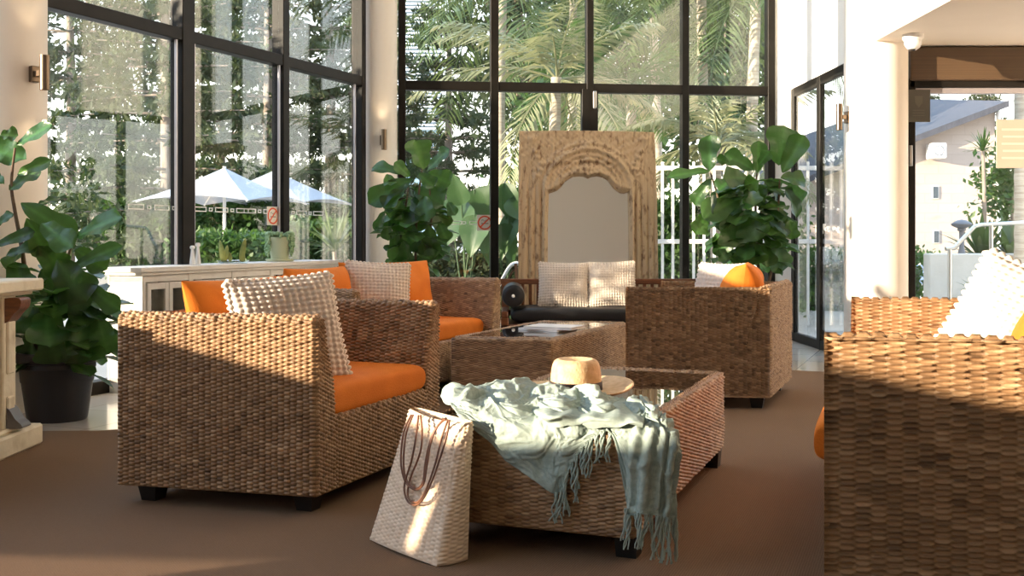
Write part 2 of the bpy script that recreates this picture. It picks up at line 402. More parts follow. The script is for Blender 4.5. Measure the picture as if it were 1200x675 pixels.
# ------------------------------------------------------------------ soft things
def pillow_mb(c, U, V, th, n=2.4, m=.62, seg=28, dog=.06, bump=None, rng=None, crease=0.0, pal=None, dense=False, waist=0.0):
    """two-sided cushion: centre c, half vectors U and V, half thickness th"""
    c, U, V = [np.asarray(x, float) for x in (c, U, V)]
    N = unit(np.cross(U, V)); mb = MB(); rng = rng or np.random.default_rng(1)
    if bump: nu, nv, amp = bump; su = 4; a = np.linspace(-1, 1, nu * su + 1); b = np.linspace(-1, 1, nv * su + 1)
    else:
        t = np.linspace(-1, 1, seg + 1)
        a = b = np.sign(t) * (1 - (1 - np.abs(t)) ** (3.2 if n >= 9 else 1.7))
    X, Y = np.meshgrid(a, b, indexing='ij')
    f = np.clip((1 - np.abs(X) ** n) * (1 - np.abs(Y) ** n), 0, 1) ** m
    sx = X * (1 - dog * (1 - Y ** 2) * 1.0); sy = Y * (1 - dog * (1 - X ** 2))
    k = np.random.default_rng(int(rng.integers(1 << 30)))
    ph = k.random(6) * 6
    wr = crease * (np.sin(3.1 * X + 2.2 * Y + ph[0]) * .5 + np.sin(-2.3 * X + 4.7 * Y + ph[1]) * .3 + np.sin(5.9 * X + 1.7 * Y + ph[2]) * .2)
    if waist: f = f * (1 - waist * np.exp(-((X - .1) / .35) ** 2))
    base = c + sx[..., None] * U + sy[..., None] * V
    base = base + (wr * f)[..., None] * N * .35
    for s in (1, -1):
        h = th * f * (1 + wr * s / max(th, .01) * .5)
        tone = None
        if bump:
            cu = (X + 1) / 2 * nu; cv = (Y + 1) / 2 * nv; ci = np.clip(np.floor(cu + 1e-6), 0, nu - 1).astype(int)
            cj = np.clip(np.floor(cv + 1e-6), 0, nv - 1).astype(int)
            bd = (np.abs(np.sin(PI * cu)) * np.abs(np.sin(PI * cv)) + 1e-9) ** .36
            R = k.random((nu, nv))
            h = h + amp * bd * (.8 + .4 * R[ci, cj])
            tt = A3(.74, .64, .545) * (.93 + .10 * R[ci, cj])[..., None] + 0 * bd[..., None]
            tone = tt.reshape(-1, 3)
        mb.grid(base + N * (h * s)[..., None], tone, flip=(s < 0))
    if bump:                                  # beaded edge roll
        for (e0, e1, kk) in (((-1, -1), (1, -1), nu), ((1, -1), (1, 1), nv), ((1, 1), (-1, 1), nu), ((-1, 1), (-1, -1), nv)):
            t = np.linspace(0, 1, kk * 3 + 1); x = lerp(e0[0], e1[0], t); y = lerp(e0[1], e1[1], t)
            p = c + (x * (1 - dog * (1 - y ** 2)))[:, None] * U + (y * (1 - dog * (1 - x ** 2)))[:, None] * V
            o = mb.n; mb.tube(p, amp * (.5 + 1.0 * np.abs(np.sin(PI * t * kk))), n=6)
            tot = mb.n - o; mb.t = mb.t[:len(mb.t) - 3] + [np.tile(A3(.68, .60, .52), (tot, 1))] if False else mb.t
    return mb
def knit_pillow(label, c, U, V, th=.065, n=(18, 18), amp=.006, group='knitted scatter cushions', seed=3):
    mb = pillow_mb(c, U, V, th, bump=(n[0], n[1], amp), rng=np.random.default_rng(seed), dog=.05, crease=.02)
    for i, t in enumerate(mb.t):
        if t.shape[0] and np.allclose(t[0], .5): mb.t[i] = np.tile(A3(.72, .63, .53), (len(t), 1))
    o = mb.build('knitted_cushion', 'knit', smooth=True, tone=True)
    return tag(o, label, 'cushion', group)

def taper_leg(c, z0, z1, w0, w1, rz=0):
    mb = MB(); cz, sz = math.cos(rz), math.sin(rz)
    v = []
    for (w, z) in ((w0, z0), (w1, z1)):
        for (x, y) in ((-1, -1), (1, -1), (1, 1), (-1, 1)):
            v.append((c[0] + w / 2 * (x * cz - y * sz), c[1] + w / 2 * (x * sz + y * cz), z))
    mb.add(v, [(0, 3, 2, 1), (4, 5, 6, 7), (0, 1, 5, 4), (1, 2, 6, 5), (2, 3, 7, 6), (3, 0, 4, 7)])
    return mb

FZ = .004     # carpet surface
def armchair(name, label, cat, quad, zt=.69, zb=.07, cw=.022, rh=.0105, amp=.006, su=5, sv=4, seed=1, seats=1, group=None,
             seat_z=(.325, .44), arm_top=.05, seat_over=.0, backs=(), apron_set=0.0, hw=.53):
    """quad: xy of front-near, front-far, back-near, back-far corners of the woven shell"""
    F0, F1, B0, B1 = [A3(*p, 0) for p in quad]
    rng = np.random.default_rng(seed)
    ctr = (F0 + F1 + B0 + B1) / 4
    root = thing(name, label, cat, (ctr[0], ctr[1], FZ), group)
    W = np.linalg.norm(F1 - F0); Dp = np.linalg.norm(B0 - F0)
    w = unit(F1 - F0); dfb = unit((B0 + B1) - (F0 + F1))
    H = zt - zb
    prof = smooth_profile([(0, zb), (0, zb + .35 * H), (0, zt - .05), (.001, zt - .014), (.012, zt - .001), (.03, zt), (arm_top, zt - .012),
                           (arm_top + .012, zt - .06), (arm_top + .03, zt - .14), (arm_top + .058, zt - .22), (arm_top + .075, zt - .30), (arm_top + .08, .34)], 5)
    pf, Lp = poly_profile(prof)
    iz = np.argmax(prof[:, 1])
    def inner(z): return np.interp(z, prof[iz:, 1][::-1], prof[iz:, 0][::-1])
    def outer(z): return np.interp(z, prof[:iz + 1, 1], prof[:iz + 1, 0])
    for k, (Fp, Bp, sgn) in enumerate(((F0, B0, 1), (F1, B1, -1))):
        mb = MB()
        def fn(U, V):
            o = pf(V); G = lerp(Fp, Bp, U[..., None]) + w * (sgn * o[..., 0:1]); G[..., 2] = o[..., 1]; return G
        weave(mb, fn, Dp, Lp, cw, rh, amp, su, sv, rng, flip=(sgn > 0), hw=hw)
        def cap(U, V):
            z = lerp(zb, zt - .0005, V); off = lerp(outer(z), inner(z), U)
            G = Fp + w * (sgn * off[..., None]); G[..., 2] = z; return G
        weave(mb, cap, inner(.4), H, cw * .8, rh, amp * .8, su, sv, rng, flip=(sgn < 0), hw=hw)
        mb.build('arm', 'wicker', root, smooth=True, tone=True)
    mb = MB()
    def fnb(U, V):
        o = pf(V); G = lerp(B0, B1, U[..., None]) - dfb * o[..., 0:1]; G[..., 2] = o[..., 1]; return G
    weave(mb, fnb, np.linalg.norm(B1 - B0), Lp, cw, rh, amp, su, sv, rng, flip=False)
    mb.build('backrest', 'wicker', root, smooth=True, tone=True)
    # front rail under the seat
    mb = MB(); ti = float(inner(.36)); f0, f1 = F0 + w * (ti - .002), F1 - w * (ti - .002)
    f0 = f0 + dfb * apron_set; f1 = f1 + dfb * apron_set
    za = seat_z[0] + .012
    def fna(U, V):
        G = lerp(f0, f1, U[..., None]) + dfb * (np.clip((V - .93) / .07, 0, 1) ** 2 * .02)[..., None]; G[..., 2] = lerp(zb, za, V); return G
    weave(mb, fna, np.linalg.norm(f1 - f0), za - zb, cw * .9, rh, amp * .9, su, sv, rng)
    mb.build('front_rail', 'wicker', root, smooth=True, tone=True)
    mb = MB()
    g0, g1, h0, h1 = [x + y for x, y in ((F0, w * .02 + dfb * .03), (F1, -w * .02 + dfb * .03), (B0, w * .02 - dfb * .02), (B1, -w * .02 - dfb * .02))]
    poly = [p + A3(0, 0, zb + .004) for p in (g0, g1, h1, h0)]
    mb.prism(poly, (0, 0, .02)); mb.prism([p + A3(0, 0, .2) for p in poly], (0, 0, .02))
    mb.build('seat_platform', 'dark_lining', root)
    ang = math.atan2(w[1], w[0])
    for (p, a, b) in ((F0, 1, 1), (F1, -1, 1), (B0, 1, -1), (B1, -1, -1)):
        c = p + w * (a * .09) + dfb * (b * .08)
        taper_leg(c, FZ, zb + .006, .06, .085, ang).build('leg', 'black_leg', root)
    # seat cushions
    aw = ti - .004; s0, s1 = F0 + w * aw, F1 - w * aw
    Lw = np.linalg.norm(s1 - s0); bdp = Dp * .80
    for i in range(seats):
        a0, a1 = i / seats, (i + 1) / seats
        q = lerp(s0, s1, (a0 + a1) / 2)
        c = q + dfb * (bdp / 2 - seat_over); c[2] = (seat_z[0] + seat_z[1]) / 2
        mb = pillow_mb(c, w * (Lw / seats / 2 - .003), dfb * (bdp / 2), (seat_z[1] - seat_z[0]) / 2 + .006, n=12, m=.20, dog=.004, seg=44, crease=.004, rng=np.random.default_rng(seed + i))
        mb.build('seat_cushion', 'orange', root, smooth=True)
    for i, (a0, a1, back, zc, hh, th, lean, yaw) in enumerate(backs):
        q = lerp(s0, s1, (a0 + a1) / 2) + dfb * back; q[2] = zc
        uu = w * math.cos(yaw) + dfb * math.sin(yaw); nn = -w * math.sin(yaw) + dfb * math.cos(yaw)
        vv = A3(0, 0, 1) * math.cos(lean) + nn * math.sin(lean)
        mb = pillow_mb(q, uu * (Lw * (a1 - a0) / 2), vv * hh, th, n=3.2, m=.5, dog=.05, crease=.03, rng=np.random.default_rng(seed * 7 + i), waist=.0)
        mb.build('back_cushion', 'orange', root, smooth=True)
    return root

G_AC = 'woven lounge armchairs'
quadA = ((-.680, 3.846), (-.318, 4.79), (-1.437, 4.044), (-1.075, 4.985))
A = armchair('wicker_armchair', 'wicker armchair with orange seat nearest on the left, sun across its outer arm', 'armchair', quadA, seed=1, group=G_AC,
             cw=.0235, rh=.0145, amp=.0135, su=6, sv=6, backs=((.02, .96, .575, .60, .215, .085, .22, 0),))
quadB = ((.648, 6.33), (.98, 7.22), (1.445, 6.22), (1.785, 7.10))
B = armchair('wicker_armchair', 'wicker armchair at centre right with its side to the camera, fig tree behind it', 'armchair', quadB, seed=2, group=G_AC,
             cw=.0245, rh=.0145, amp=.0125, su=5, sv=4, backs=((-.0, .70, .60, .605, .215, .12, .12, -.12),))
quadC = ((.841, 2.99), (1.485, 4.85), (1.67, 2.80), (2.31, 4.66))
C = armchair('wicker_sofa', 'dark wicker sofa cropped by the right edge, its woven arm nearest the camera', 'sofa', quadC, seed=3, zt=.715, zb=.06, seat_z=(.335,.46),
             cw=.040, rh=.0160, amp=.0150, su=8, sv=6, hw=.74, seats=2, seat_over=.035, backs=((.02, .46, .60, .63, .20, .10, .22, 0), (.5, .98, .66, .60, .15, .09, .2, 0)))
quadD = ((-.83, 5.83), (-.08, 7.45), (-1.60, 6.185), (-.86, 7.81))
D_ = armchair('wicker_sofa', 'two seat wicker sofa behind the nearest armchair, orange cushions, cabinet behind it', 'sofa', quadD, seed=4, zb=.085,
             cw=.026, rh=.0140, amp=.010, su=5, sv=4, seats=2, apron_set=.03, seat_over=-.06, backs=((.05, .45, .56, .60, .20, .09, .2, 0), (.47, .99, .54, .605, .215, .10, .2, -.25)))

# ------------------------------------------------------------------ coffee tables
def coffee_table(name, label, quad, zt, zb, seed, cw, rh, amp, su, sv, rim=.055):
    N0, N1, F1_, F0_ = [A3(*p, 0) for p in quad]        # near-left, near-right, far-right, far-left
    ctr = (N0 + N1 + F1_ + F0_) / 4; rng = np.random.default_rng(seed)
    root = thing(name, label, 'coffee table', (ctr[0], ctr[1], FZ), 'woven coffee tables with glass tops')
    mb = MB(); cs = [N0, N1, F1_, F0_]; H = zt - zb; rr = .016
    for i in range(4):
        a, b = cs[i], cs[(i + 1) % 4]
        inn = unit(ctr - (a + b) / 2); nrm = unit(np.cross(b - a, A3(0, 0, 1))); nrm = nrm if np.dot(nrm, inn) < 0 else -nrm
        def fn(U, V):
            G = lerp(a, b, U[..., None]) - nrm * (np.clip((V - .95) / .05, 0, 1) ** 2 * rr)[..., None]; G[..., 2] = lerp(zb, zt, V); return G
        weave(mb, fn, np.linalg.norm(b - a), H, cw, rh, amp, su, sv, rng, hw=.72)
        # flat woven border on top
        ia, ib = a + unit(ctr - a) * rim * 1.42, b + unit(ctr - b) * rim * 1.42
        a2, b2 = a + unit(ctr - a) * rr * 1.3, b + unit(ctr - b) * rr * 1.3
        def fr(U, V):
            G = lerp(lerp(a2, b2, U[..., None]), lerp(ia, ib, U[..., None]), V[..., None]); G[..., 2] = zt + .002; return G
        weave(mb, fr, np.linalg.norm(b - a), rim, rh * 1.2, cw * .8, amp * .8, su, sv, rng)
    mb.build('woven_body', 'wicker', root, smooth=True, tone=True)
    mb = MB()
    ins = [p + unit(ctr - p) * rim * 1.42 for p in cs]
    for i in range(4):                                    # braided cord round the border
        a, b = cs[i], cs[(i + 1) % 4]; L = np.linalg.norm(b - a)
        n = int(L / .011); t = np.linspace(0, 1, n * 2 + 1)
        for ph in (0, PI):
            p = lerp(a, b, t[:, None]) + unit(ctr - (a + b) / 2) * .004
            p[:, 2] = zt - .022; nrm = unit((a + b) / 2 - ctr)
            p = p + nrm * (.005 * np.cos(t * n * PI + ph))[:, None] + A3(0, 0, 1) * (.006 * np.sin(t * n * PI + ph))[:, None]
            o = mb.n; mb.tube(p, .0042, n=5); 
    for i in range(len(mb.t)): mb.t[i] = np.tile(A3(.40, .24, .12), (len(mb.t[i]), 1))
    mb.build('braided_edge', 'wicker', root, smooth=True, tone=True)
    mb = MB()
    def ft(U, V):
        G = lerp(lerp(ins[0], ins[1], U[..., None]), lerp(ins[3], ins[2], U[..., None]), V[..., None]); G[..., 2] = zt - .012; return G
    weave(mb, ft, np.linalg.norm(ins[1] - ins[0]), np.linalg.norm(ins[2] - ins[1]), cw, rh * 2, .004, 3, 3, rng)
    mb.build('woven_panel', 'wicker', root, smooth=True, tone=True)
    mb = MB(); mb.prism([p + A3(0, 0, zt - .004) for p in ins], (0, 0, .008)); mb.build('glass_top', 'table_glass', root)
    mb = MB(); mb.prism([p + unit(ctr - p) * .03 + A3(0, 0, zb + .003) for p in cs], (0, 0, .015)); mb.build('underside_board', 'dark_lining', root)
    wv_ = unit(N1 - N0); ang = math.atan2(wv_[1], wv_[0])
    for p in cs:
        taper_leg(p + unit(ctr - p) * .085, FZ, zb + .006, .062, .075, ang).build('leg', 'black_leg', root)
    return root
TA = dict(N0=(-.27, 3.545), N1=(.36, 3.294), F1=(.902, 4.748), F0=(.272, 4.99))
coffee_table('coffee_table', 'wicker coffee table in the foreground with the throw and hat on it', (TA['N0'], TA['N1'], TA['F1'], TA['F0']), .392, .075, 11, .027, .0125, .0105, 6, 6)
coffee_table('coffee_table', 'wicker coffee table further back with the booklets on its glass top', ((-.349, 6.39), (.222, 6.28), (.78, 7.54), (.20, 7.66)), .392, .075, 12, .026, .0130, .0095, 5, 4)

# ------------------------------------------------------------------ knitted cushions
def axes(yaw, lean, roll, hw, hh):
    """unit facing direction from yaw (0 = towards camera, + = towards the right)"""
    n = A3(math.sin(yaw), -math.cos(yaw), 0); r = A3(math.cos(yaw), math.sin(yaw), 0)
    up = A3(0, 0, 1) * math.cos(lean) - n * math.sin(lean)
    u = r * math.cos(roll) + up * math.sin(roll); v = -r * math.sin(roll) + up * math.cos(roll)
    return u * hw, v * hh
c = P(338, 387, 4.17); U, V = axes(.62, .30, .06, .215, .205)
knit_pillow('cream knitted cushion leaning inside the nearest left armchair', c, U, V, .07, (15, 19), .0115, seed=5)
c = P(443, 345, 6.85); U, V = axes(.35, .22, -.06, .20, .20)
knit_pillow('cream knitted cushion against the tall orange cushion of the two seat sofa', c, U, V, .065, (16, 18), .010, seed=6)
c = P(838, 348, 6.85); U, V = axes(-1.0, .32, 0, .20, .21)
knit_pillow('cream knitted cushion showing over the side of the centre right armchair', c, U, V, .06, (13, 14), .012, seed=7)
c = P(1182, 376, 3.36); U, V = axes(-.62, .34, -.42, .155, .175)
knit_pillow('sunlit white knitted cushion on the sofa at the right edge', c, U, V, .07, (12, 15), .014, seed=8)
c = P(660, 333.5, 8.62); U, V = axes(.0, .22, -.02, .190, .172)
knit_pillow('left of the two white waffle cushions on the dark wooden bench', c, U, V, .05, (18, 16), .008, seed=9, group='waffle cushions on the bench')
c = P(717, 332.5, 8.62); U, V = axes(-.05, .22, .03, .182, .172)
knit_pillow('right of the two white waffle cushions on the dark wooden bench', c, U, V, .05, (18, 16), .008, seed=10, group='waffle cushions on the bench')

# ------------------------------------------------------------------ throw over the foreground table
tn = unit(np.cross(A3(TA['N1'][0] - TA['N0'][0], TA['N1'][1] - TA['N0'][1], 0), A3(0, 0, 1)))
if tn[1] > 0: tn = -tn
N1_ = A3(*TA['N1'], 0)
def top(px, py, dz): return on_z(px, py, .402 + dz)
def front(px, py, off):
    p = on_plane(px, py, N1_ + tn * off, tn)
    lim = on_plane(px, py, N1_ + A3(0, -off * 1.05 - .004, 0), A3(.05, -1, 0))
    return p if px < 742 else lim
cols = []
spec = [  # back, mid, edge, end: (px, py, height above top | stand-off from the front)
 ((518, 467, .020), (521, 473, .03), (535, 484, .014), (541, 489, .012), .3),
 ((534, 457, .045), (541, 467, .050), (556, 491, .012), (572, 516, .012), .4),
 ((562, 452, .055), (568, 470, .030), (580, 494, .014), (596, 542, .014), .5),
 ((592, 450, .055), (600, 474, .040), (606, 497, .022), (624, 560, .020), .5),
 ((622, 449, .065), (630, 473, .030), (634, 498, .014), (652, 578, .014), .5),
 ((650, 455, .055), (655, 475, .045), (656, 500, .020), (664, 556, .018), .5),
 ((678, 461, .045), (680, 478, .025), (680, 502, .012), (680, 530, .012), .5),
 ((702, 465, .050), (704, 482, .040), (702, 503, .014), (697, 513, .014), .5),
 ((722, 469, .030), (724, 486, .020), (722, 505, .014), (718, 511, .016), .5),
 ((738, 471, .030), (742, 486, .028), (741, 506, .02), (737, 596, .030), .5),
 ((748, 473, .022), (755, 488, .022), (760, 507, .035), (752, 602, .055), .5),
 ((757, 476, .025), (766, 490, .028), (777, 512, .040), (770, 604, .045), .5),
 ((763, 480, .025), (773, 491, .030), (788, 522, .045), (783, 607, .050), .5),
 ((768, 482, .010), (779, 493, .010), (793, 532, .030), (790, 604, .035), .5)]
rows = []
for s_ in spec:
    b_, m_, e_, h_, _ = s_
    pb, pm, pe, ph = top(*b_), top(*m_), front(e_[0], e_[1], .012), front(*h_)
    if e_[0] <= 742: pe = front(e_[0], e_[1], e_[2])
    else: pe = front(e_[0], e_[1], e_[2])
    r1 = lerp(pe, ph, .34); r2 = lerp(pe, ph, .68)
    rows.append([pb + A3(0, .04, -.5 * (pb[2] - .402)), pb, lerp(pb, pm, .5), pm, lerp(pm, pe, .55) + A3(0, 0, .008), pe, r1, r2, ph])
CT = np.array(rows)
def catmull(Pts, n):
    m = Pts.shape[0]; out = []
    for i in range(m - 1):
        p0, p1, p2, p3 = Pts[max(i - 1, 0)], Pts[i], Pts[i + 1], Pts[min(i + 2, m - 1)]
        for t in np.arange(n) / n:
            out.append(.5 * (2 * p1 + (p2 - p0) * t + (2 * p0 - 5 * p1 + 4 * p2 - p3) * t * t + (3 * p1 - p0 - 3 * p2 + p3) * t ** 3))
    out.append(Pts[-1]); return np.array(out)
G = catmull(CT, 18); G = catmull(G.transpose(1, 0, 2), 18).transpose(1, 0, 2)
nrm = np.cross(np.gradient(G, axis=0), np.gradient(G, axis=1)); nrm /= np.linalg.norm(nrm, axis=2, keepdims=True) + 1e-12
a_, b_ = np.meshgrid(np.arange(G.shape[0]) / 18., np.arange(G.shape[1]) / 18., indexing='ij')
rg = np.random.default_rng(21)
wx = a_ + .5 * np.sin(b_ * 1.7 + .6 * a_) + .25 * np.sin(b_ * 3.9 + 1.3); wy = b_ + .5 * np.sin(a_ * 1.3 + 2.0) + .22 * np.sin(a_ * 3.1)
wr = np.zeros_like(a_)
for k in range(40):
    fq = math.exp(rg.uniform(math.log(1.2), math.log(7.5))); th = rg.uniform(0, PI)
    wr += np.sin(fq * (math.cos(th) * wx + math.sin(th) * wy * .8) + rg.random() * 6) * (.0052 / (1 + .55 * fq))
ridge = np.zeros_like(a_)
for k in range(14):
    fq = rg.uniform(.9, 2.6); th = rg.uniform(.0, PI)
    ridge += (1 - np.abs(np.sin(fq * (math.cos(th) * wx + math.sin(th) * wy) + rg.random() * 6))) ** 4 * .0055 * (.5 + .5 * np.sin(.9 * a_ + k) * np.sin(.8 * b_ + 2 * k))
for k in range(16):
    fq = rg.uniform(2.2, 5.2); th = rg.uniform(0, PI)
    ridge += (1 - np.abs(np.sin(fq * (math.cos(th) * wx + math.sin(th) * wy * .8) + rg.random() * 6))) ** 7 * .0042 * np.clip(.4 + np.sin(.8 * a_ + 1.7 * k) + np.sin(.9 * b_ + 2.3 * k), 0, 1.4)
ridge += .013 * np.exp(-((b_ - 1.45 - .15 * np.sin(a_ * .9) - .10 * a_) / .28) ** 2) * np.clip(4.6 - a_, 0, 1)
topm = np.clip((5.2 - b_) / 1.5, 0, 1); flap = np.clip((a_ - 8.6) * 2, 0, 1) * np.clip((b_ - 3) / 2, 0, 1)
rip = np.sin(a_ * 7.0 + .8 * np.sin(b_ * 1.1)) * .007 * flap
off = ((wr * .9 + ridge) * (.55 + .55 * topm)) * np.clip(.25 + a_ * .8, 0, 1) + rip
up = np.where(nrm[..., 2:3] < -.2, -nrm, nrm)
sgn = np.sign((up * np.array([tn[0], tn[1], .9])).sum(-1, keepdims=True)); up = up * np.where(sgn == 0, 1, sgn)
G = G + up * np.maximum(off, -.006)[..., None]
# hard limits: never into the table
zmin = .400 + .001
dist = ((G - N1_) * tn).sum(-1)
sel = dist < .006
G[..., 2] = np.where(sel & (b_ < 4.6), np.maximum(G[..., 2], zmin), G[..., 2])
push = np.where((G[..., 2] < .398) & (dist < .012) & (a_ < 9.2), .012 - dist, 0)
G = G + tn * push[..., None]
throw = thing('linen_throw', 'crumpled sage green linen throw with fringe draped over the foreground table', 'throw', (.1, 3.5, .40))
mb = MB(); mb.grid(G)
cl = mb.build('cloth', 'linen', throw, smooth=True)
md = cl.modifiers.new('thickness', 'SOLIDIFY'); md.thickness = .004; md.offset = 0
md = cl.modifiers.new('smooth', 'SUBSURF'); md.levels = 1; md.render_levels = 1
# folded-over layer of the throw whose hem runs along the table edge
fl = []
for x in np.linspace(596, 754, 12):
    k = (x - 596) / 158; e_ = math.sin(PI * min(1, k * 1.15 + .02))
    lim = front(x, 499 + 3 * math.sin(x * .11), .040)
    row = ([top(x * .93 + 46, 468 + 4 * k, .03), top(x * .96 + 26, 478 + 3 * k, .036 + .003 * math.sin(x * .09)), top(x, 489, .034 + .003 * math.sin(x * .08 + 1)), front(x, 496, .045), lim])
    w0 = min(1, k / .34); w0 = w0 * w0 * (3 - 2 * w0); anchor = top(x + 4, 474, .012)
    fl.append([lerp(anchor, q, w0) if i_ else q - A3(0, 0, .02 * (1 - w0)) for i_, q in enumerate(row)])
FL = catmull(np.array(fl), 8); FL = catmull(FL.transpose(1, 0, 2), 8).transpose(1, 0, 2)
ia, ib = np.meshgrid(np.arange(FL.shape[0]) / 8., np.arange(FL.shape[1]) / 8., indexing='ij')
bump = sum(np.sin(rg.uniform(.6, 3.2) * ia * (1 if k % 2 else -1) + rg.uniform(.6, 3.4) * ib + rg.random() * 6) * rg.uniform(.0003, .0016) for k in range(16))
FL[..., 2] += bump; FL = FL + tn * (.3 * bump)[..., None]
mb = MB(); mb.grid(FL); fo = mb.build('folded_layer', 'linen', throw, smooth=True)
md = fo.modifiers.new('thickness', 'SOLIDIFY'); md.thickness = .005; md.offset = 0
# fringe: twisted tassels
rr_ = random.Random(4)
ends = G[:, -1]; na = G.shape[0]
def tassel(p, L, dirx=0):
    mb = MB()
    t = np.linspace(0, 1, 9)
    for k in range(3):
        ph = k * 2.1
        pts = np.stack([p[0] + dirx * t + .004 * np.sin(t * 9 + ph) + .010 * np.sin(t * 4 + rr_.random() * 6) * t,
                        p[1] + .004 * np.cos(t * 9 + ph) - .004 * t + rr_.uniform(-.006, .002) * t, p[2] + .004 - L * t], 1)
        mb.tube(pts, np.linspace(.0034, .0022, 9), n=5)
    mb.build('tassel', 'linen', throw, smooth=True)
for a in list(np.linspace(4.1, 7.9, 12)) + list(np.linspace(9.0, 12.9, 13)):
    i = min(int(a * 18), na - 1); L = rr_.uniform(.075, .12) if a < 8.5 else rr_.uniform(.09, .135)
    p = ends[i] + tn * .006
    L = min(L, p[2] - FZ - .012)
    tassel(p, L, rr_.uniform(-.012, .012))

# ------------------------------------------------------------------ sun hat
hc = on_z(688, 459, .402); hat = thing('straw_hat', 'natural straw sun hat with dark band resting on the glass table top', 'hat', tuple(hc))
mb = MB(); crown = on_z(675, 460, .402)
pr = smooth_profile([(.094, .012), (.093, .05), (.090, .085), (.082, .112), (.066, .124), (.05, .120), (.03, .112), (.001, .108)], 5)
pr = np.r_[pr, [(.0005, .108)]]
mb.lathe(pr, crown, n=48, sx=1.0, sy=1.12, rz=0); mb.build('crown', 'straw_hat', hat, smooth=True)
mb = MB(); n = 64; ang = np.linspace(0, 2 * PI, n, endpoint=False); rad = np.array([.088, .11, .14, .17, .195, .200, .197, .17, .12, .088]); zo = np.array([.014, .010, .008, .012, .020, .018, .014, .005, .003, .010])
Gb = np.zeros((len(rad), n, 3)); cx, cy = crown[0] + .012, crown[1]
for i in range(len(rad)):
    wv_ = (rad[i] - .088) / .112
    Gb[i, :, 0] = cx + rad[i] * 1.0 * np.cos(ang); Gb[i, :, 1] = cy + rad[i] * 1.08 * np.sin(ang)
    Gb[i, :, 2] = crown[2] + zo[i] + wv_ * (.014 + .012 * np.sin(2 * ang + .5))
mb.grid(Gb, cv=True, flip=True); mb.build('brim', 'straw_hat', hat, smooth=True)
mb = MB(); mb.lathe([(.0955, .012), (.097, .014), (.0962, .042), (.0945, .044)], crown, n=48, sy=1.12); mb.build('hat_band', 'hat_band', hat, smooth=True)

# ------------------------------------------------------------------ woven tote bag leaning on the table
bl, br_, tl, tr = A3(-.455, 3.545, .006), A3(-.222, 3.255, .006), A3(-.330, 3.60, .415), A3(-.150, 3.420, .402)
bn = unit(np.cross(br_ - bl, tl - bl)); bn = bn if bn[1] < 0 else -bn
bag = thing('woven_tote_bag', 'cream woven straw tote bag leaning against the foreground coffee table', 'bag', tuple((bl + br_) / 2))
rng = np.random.default_rng(31); palb = (A3(.58, .42, .28), A3(.76, .58, .41), A3(.86, .71, .54))
thb = lambda V: lerp(.115, .035, V)
mb = MB()
def bf(U, V):
    G = lerp(lerp(bl, br_, U[..., None]), lerp(tl, tr, U[..., None]), V[..., None])
    return G + bn * (.018 * np.sin(PI * U) * (1 - .6 * V))[..., None] + A3(0, 0, 1) * (.012 * np.sin(PI * U) * V * -1)[..., None]
back = -A3(bn[0], bn[1], 0) / np.linalg.norm(bn[:2])
def bb(U, V): return lerp(lerp(bl, br_, U[..., None]), lerp(tl, tr, U[..., None]), V[..., None]) + back * thb(V)[..., None]
weave(mb, bf, .37, .44, .021, .0135, .0055, 5, 5, rng, pal=palb, base=.60, flip=False)
weave(mb, bb, .37, .44, .021, .0135, .0055, 5, 5, rng, pal=palb, base=.60, flip=True)
mid_l = lambda V: lerp(bl, tl, V[..., None]); mid_r = lambda V: lerp(br_, tr, V[..., None])
def bs(f, sg):
    def g(U, V):
        o = lerp(bl, tl, V[..., None]) if sg < 0 else lerp(br_, tr, V[..., None])
        side = unit(br_ - bl) * sg
        return o + back * (U * thb(V))[..., None] + side * (.012 * np.sin(PI * U))[..., None]
    return g
weave(mb, bs(None, 1), .08, .44, .021, .0135, .0055, 5, 5, rng, pal=palb, base=.60)
weave(mb, bs(None, -1), .08, .44, .021, .0135, .0055, 5, 5, rng, pal=palb, base=.60, flip=True)
mb.add([bl + A3(0, 0, .003), br_ + A3(0, 0, .003), br_ + back * .115 + A3(0, 0, .003), bl + back * .115 + A3(0, 0, .003)], [(0, 1, 2, 3)], A3(.5, .4, .28))
mb.build('bag_body', 'straw', bag, smooth=True, tone=True)
def onbag(px, py, off=.026): return on_plane(px, py, bl + bn * off, bn)
zb_ = lambda x, y: (420 + x / 3.294, 470 + y / 3.294)
loops = [[(205, 52), (175, 120), (164, 230), (178, 305), (205, 336), (228, 342), (252, 318), (264, 250), (280, 160), (305, 100), (338, 68)],
         [(232, 55), (222, 140), (205, 230), (178, 320), (184, 375), (208, 400), (240, 390), (275, 330), (312, 230), (340, 140), (352, 72)],
         [(212, 52), (184, 125), (174, 235), (184, 300), (210, 332), (230, 336), (250, 310), (258, 240), (274, 165), (300, 105), (332, 68)],
         [(240, 55), (246, 120), (238, 200), (200, 300), (190, 365), (212, 390), (238, 382), (268, 325), (300, 230), (322, 140), (346, 72)]]
for lp in loops:
    pts = smooth_profile([zb_(*q) for q in lp], 5)
    p3 = np.array([onbag(x, y, .029 + .006 * math.sin(i * .25)) for i, (x, y) in enumerate(pts)])
    mb = MB(); mb.tube(p3, .0032, n=6); mb.build('leather_handle', 'leather', bag, smooth=True)

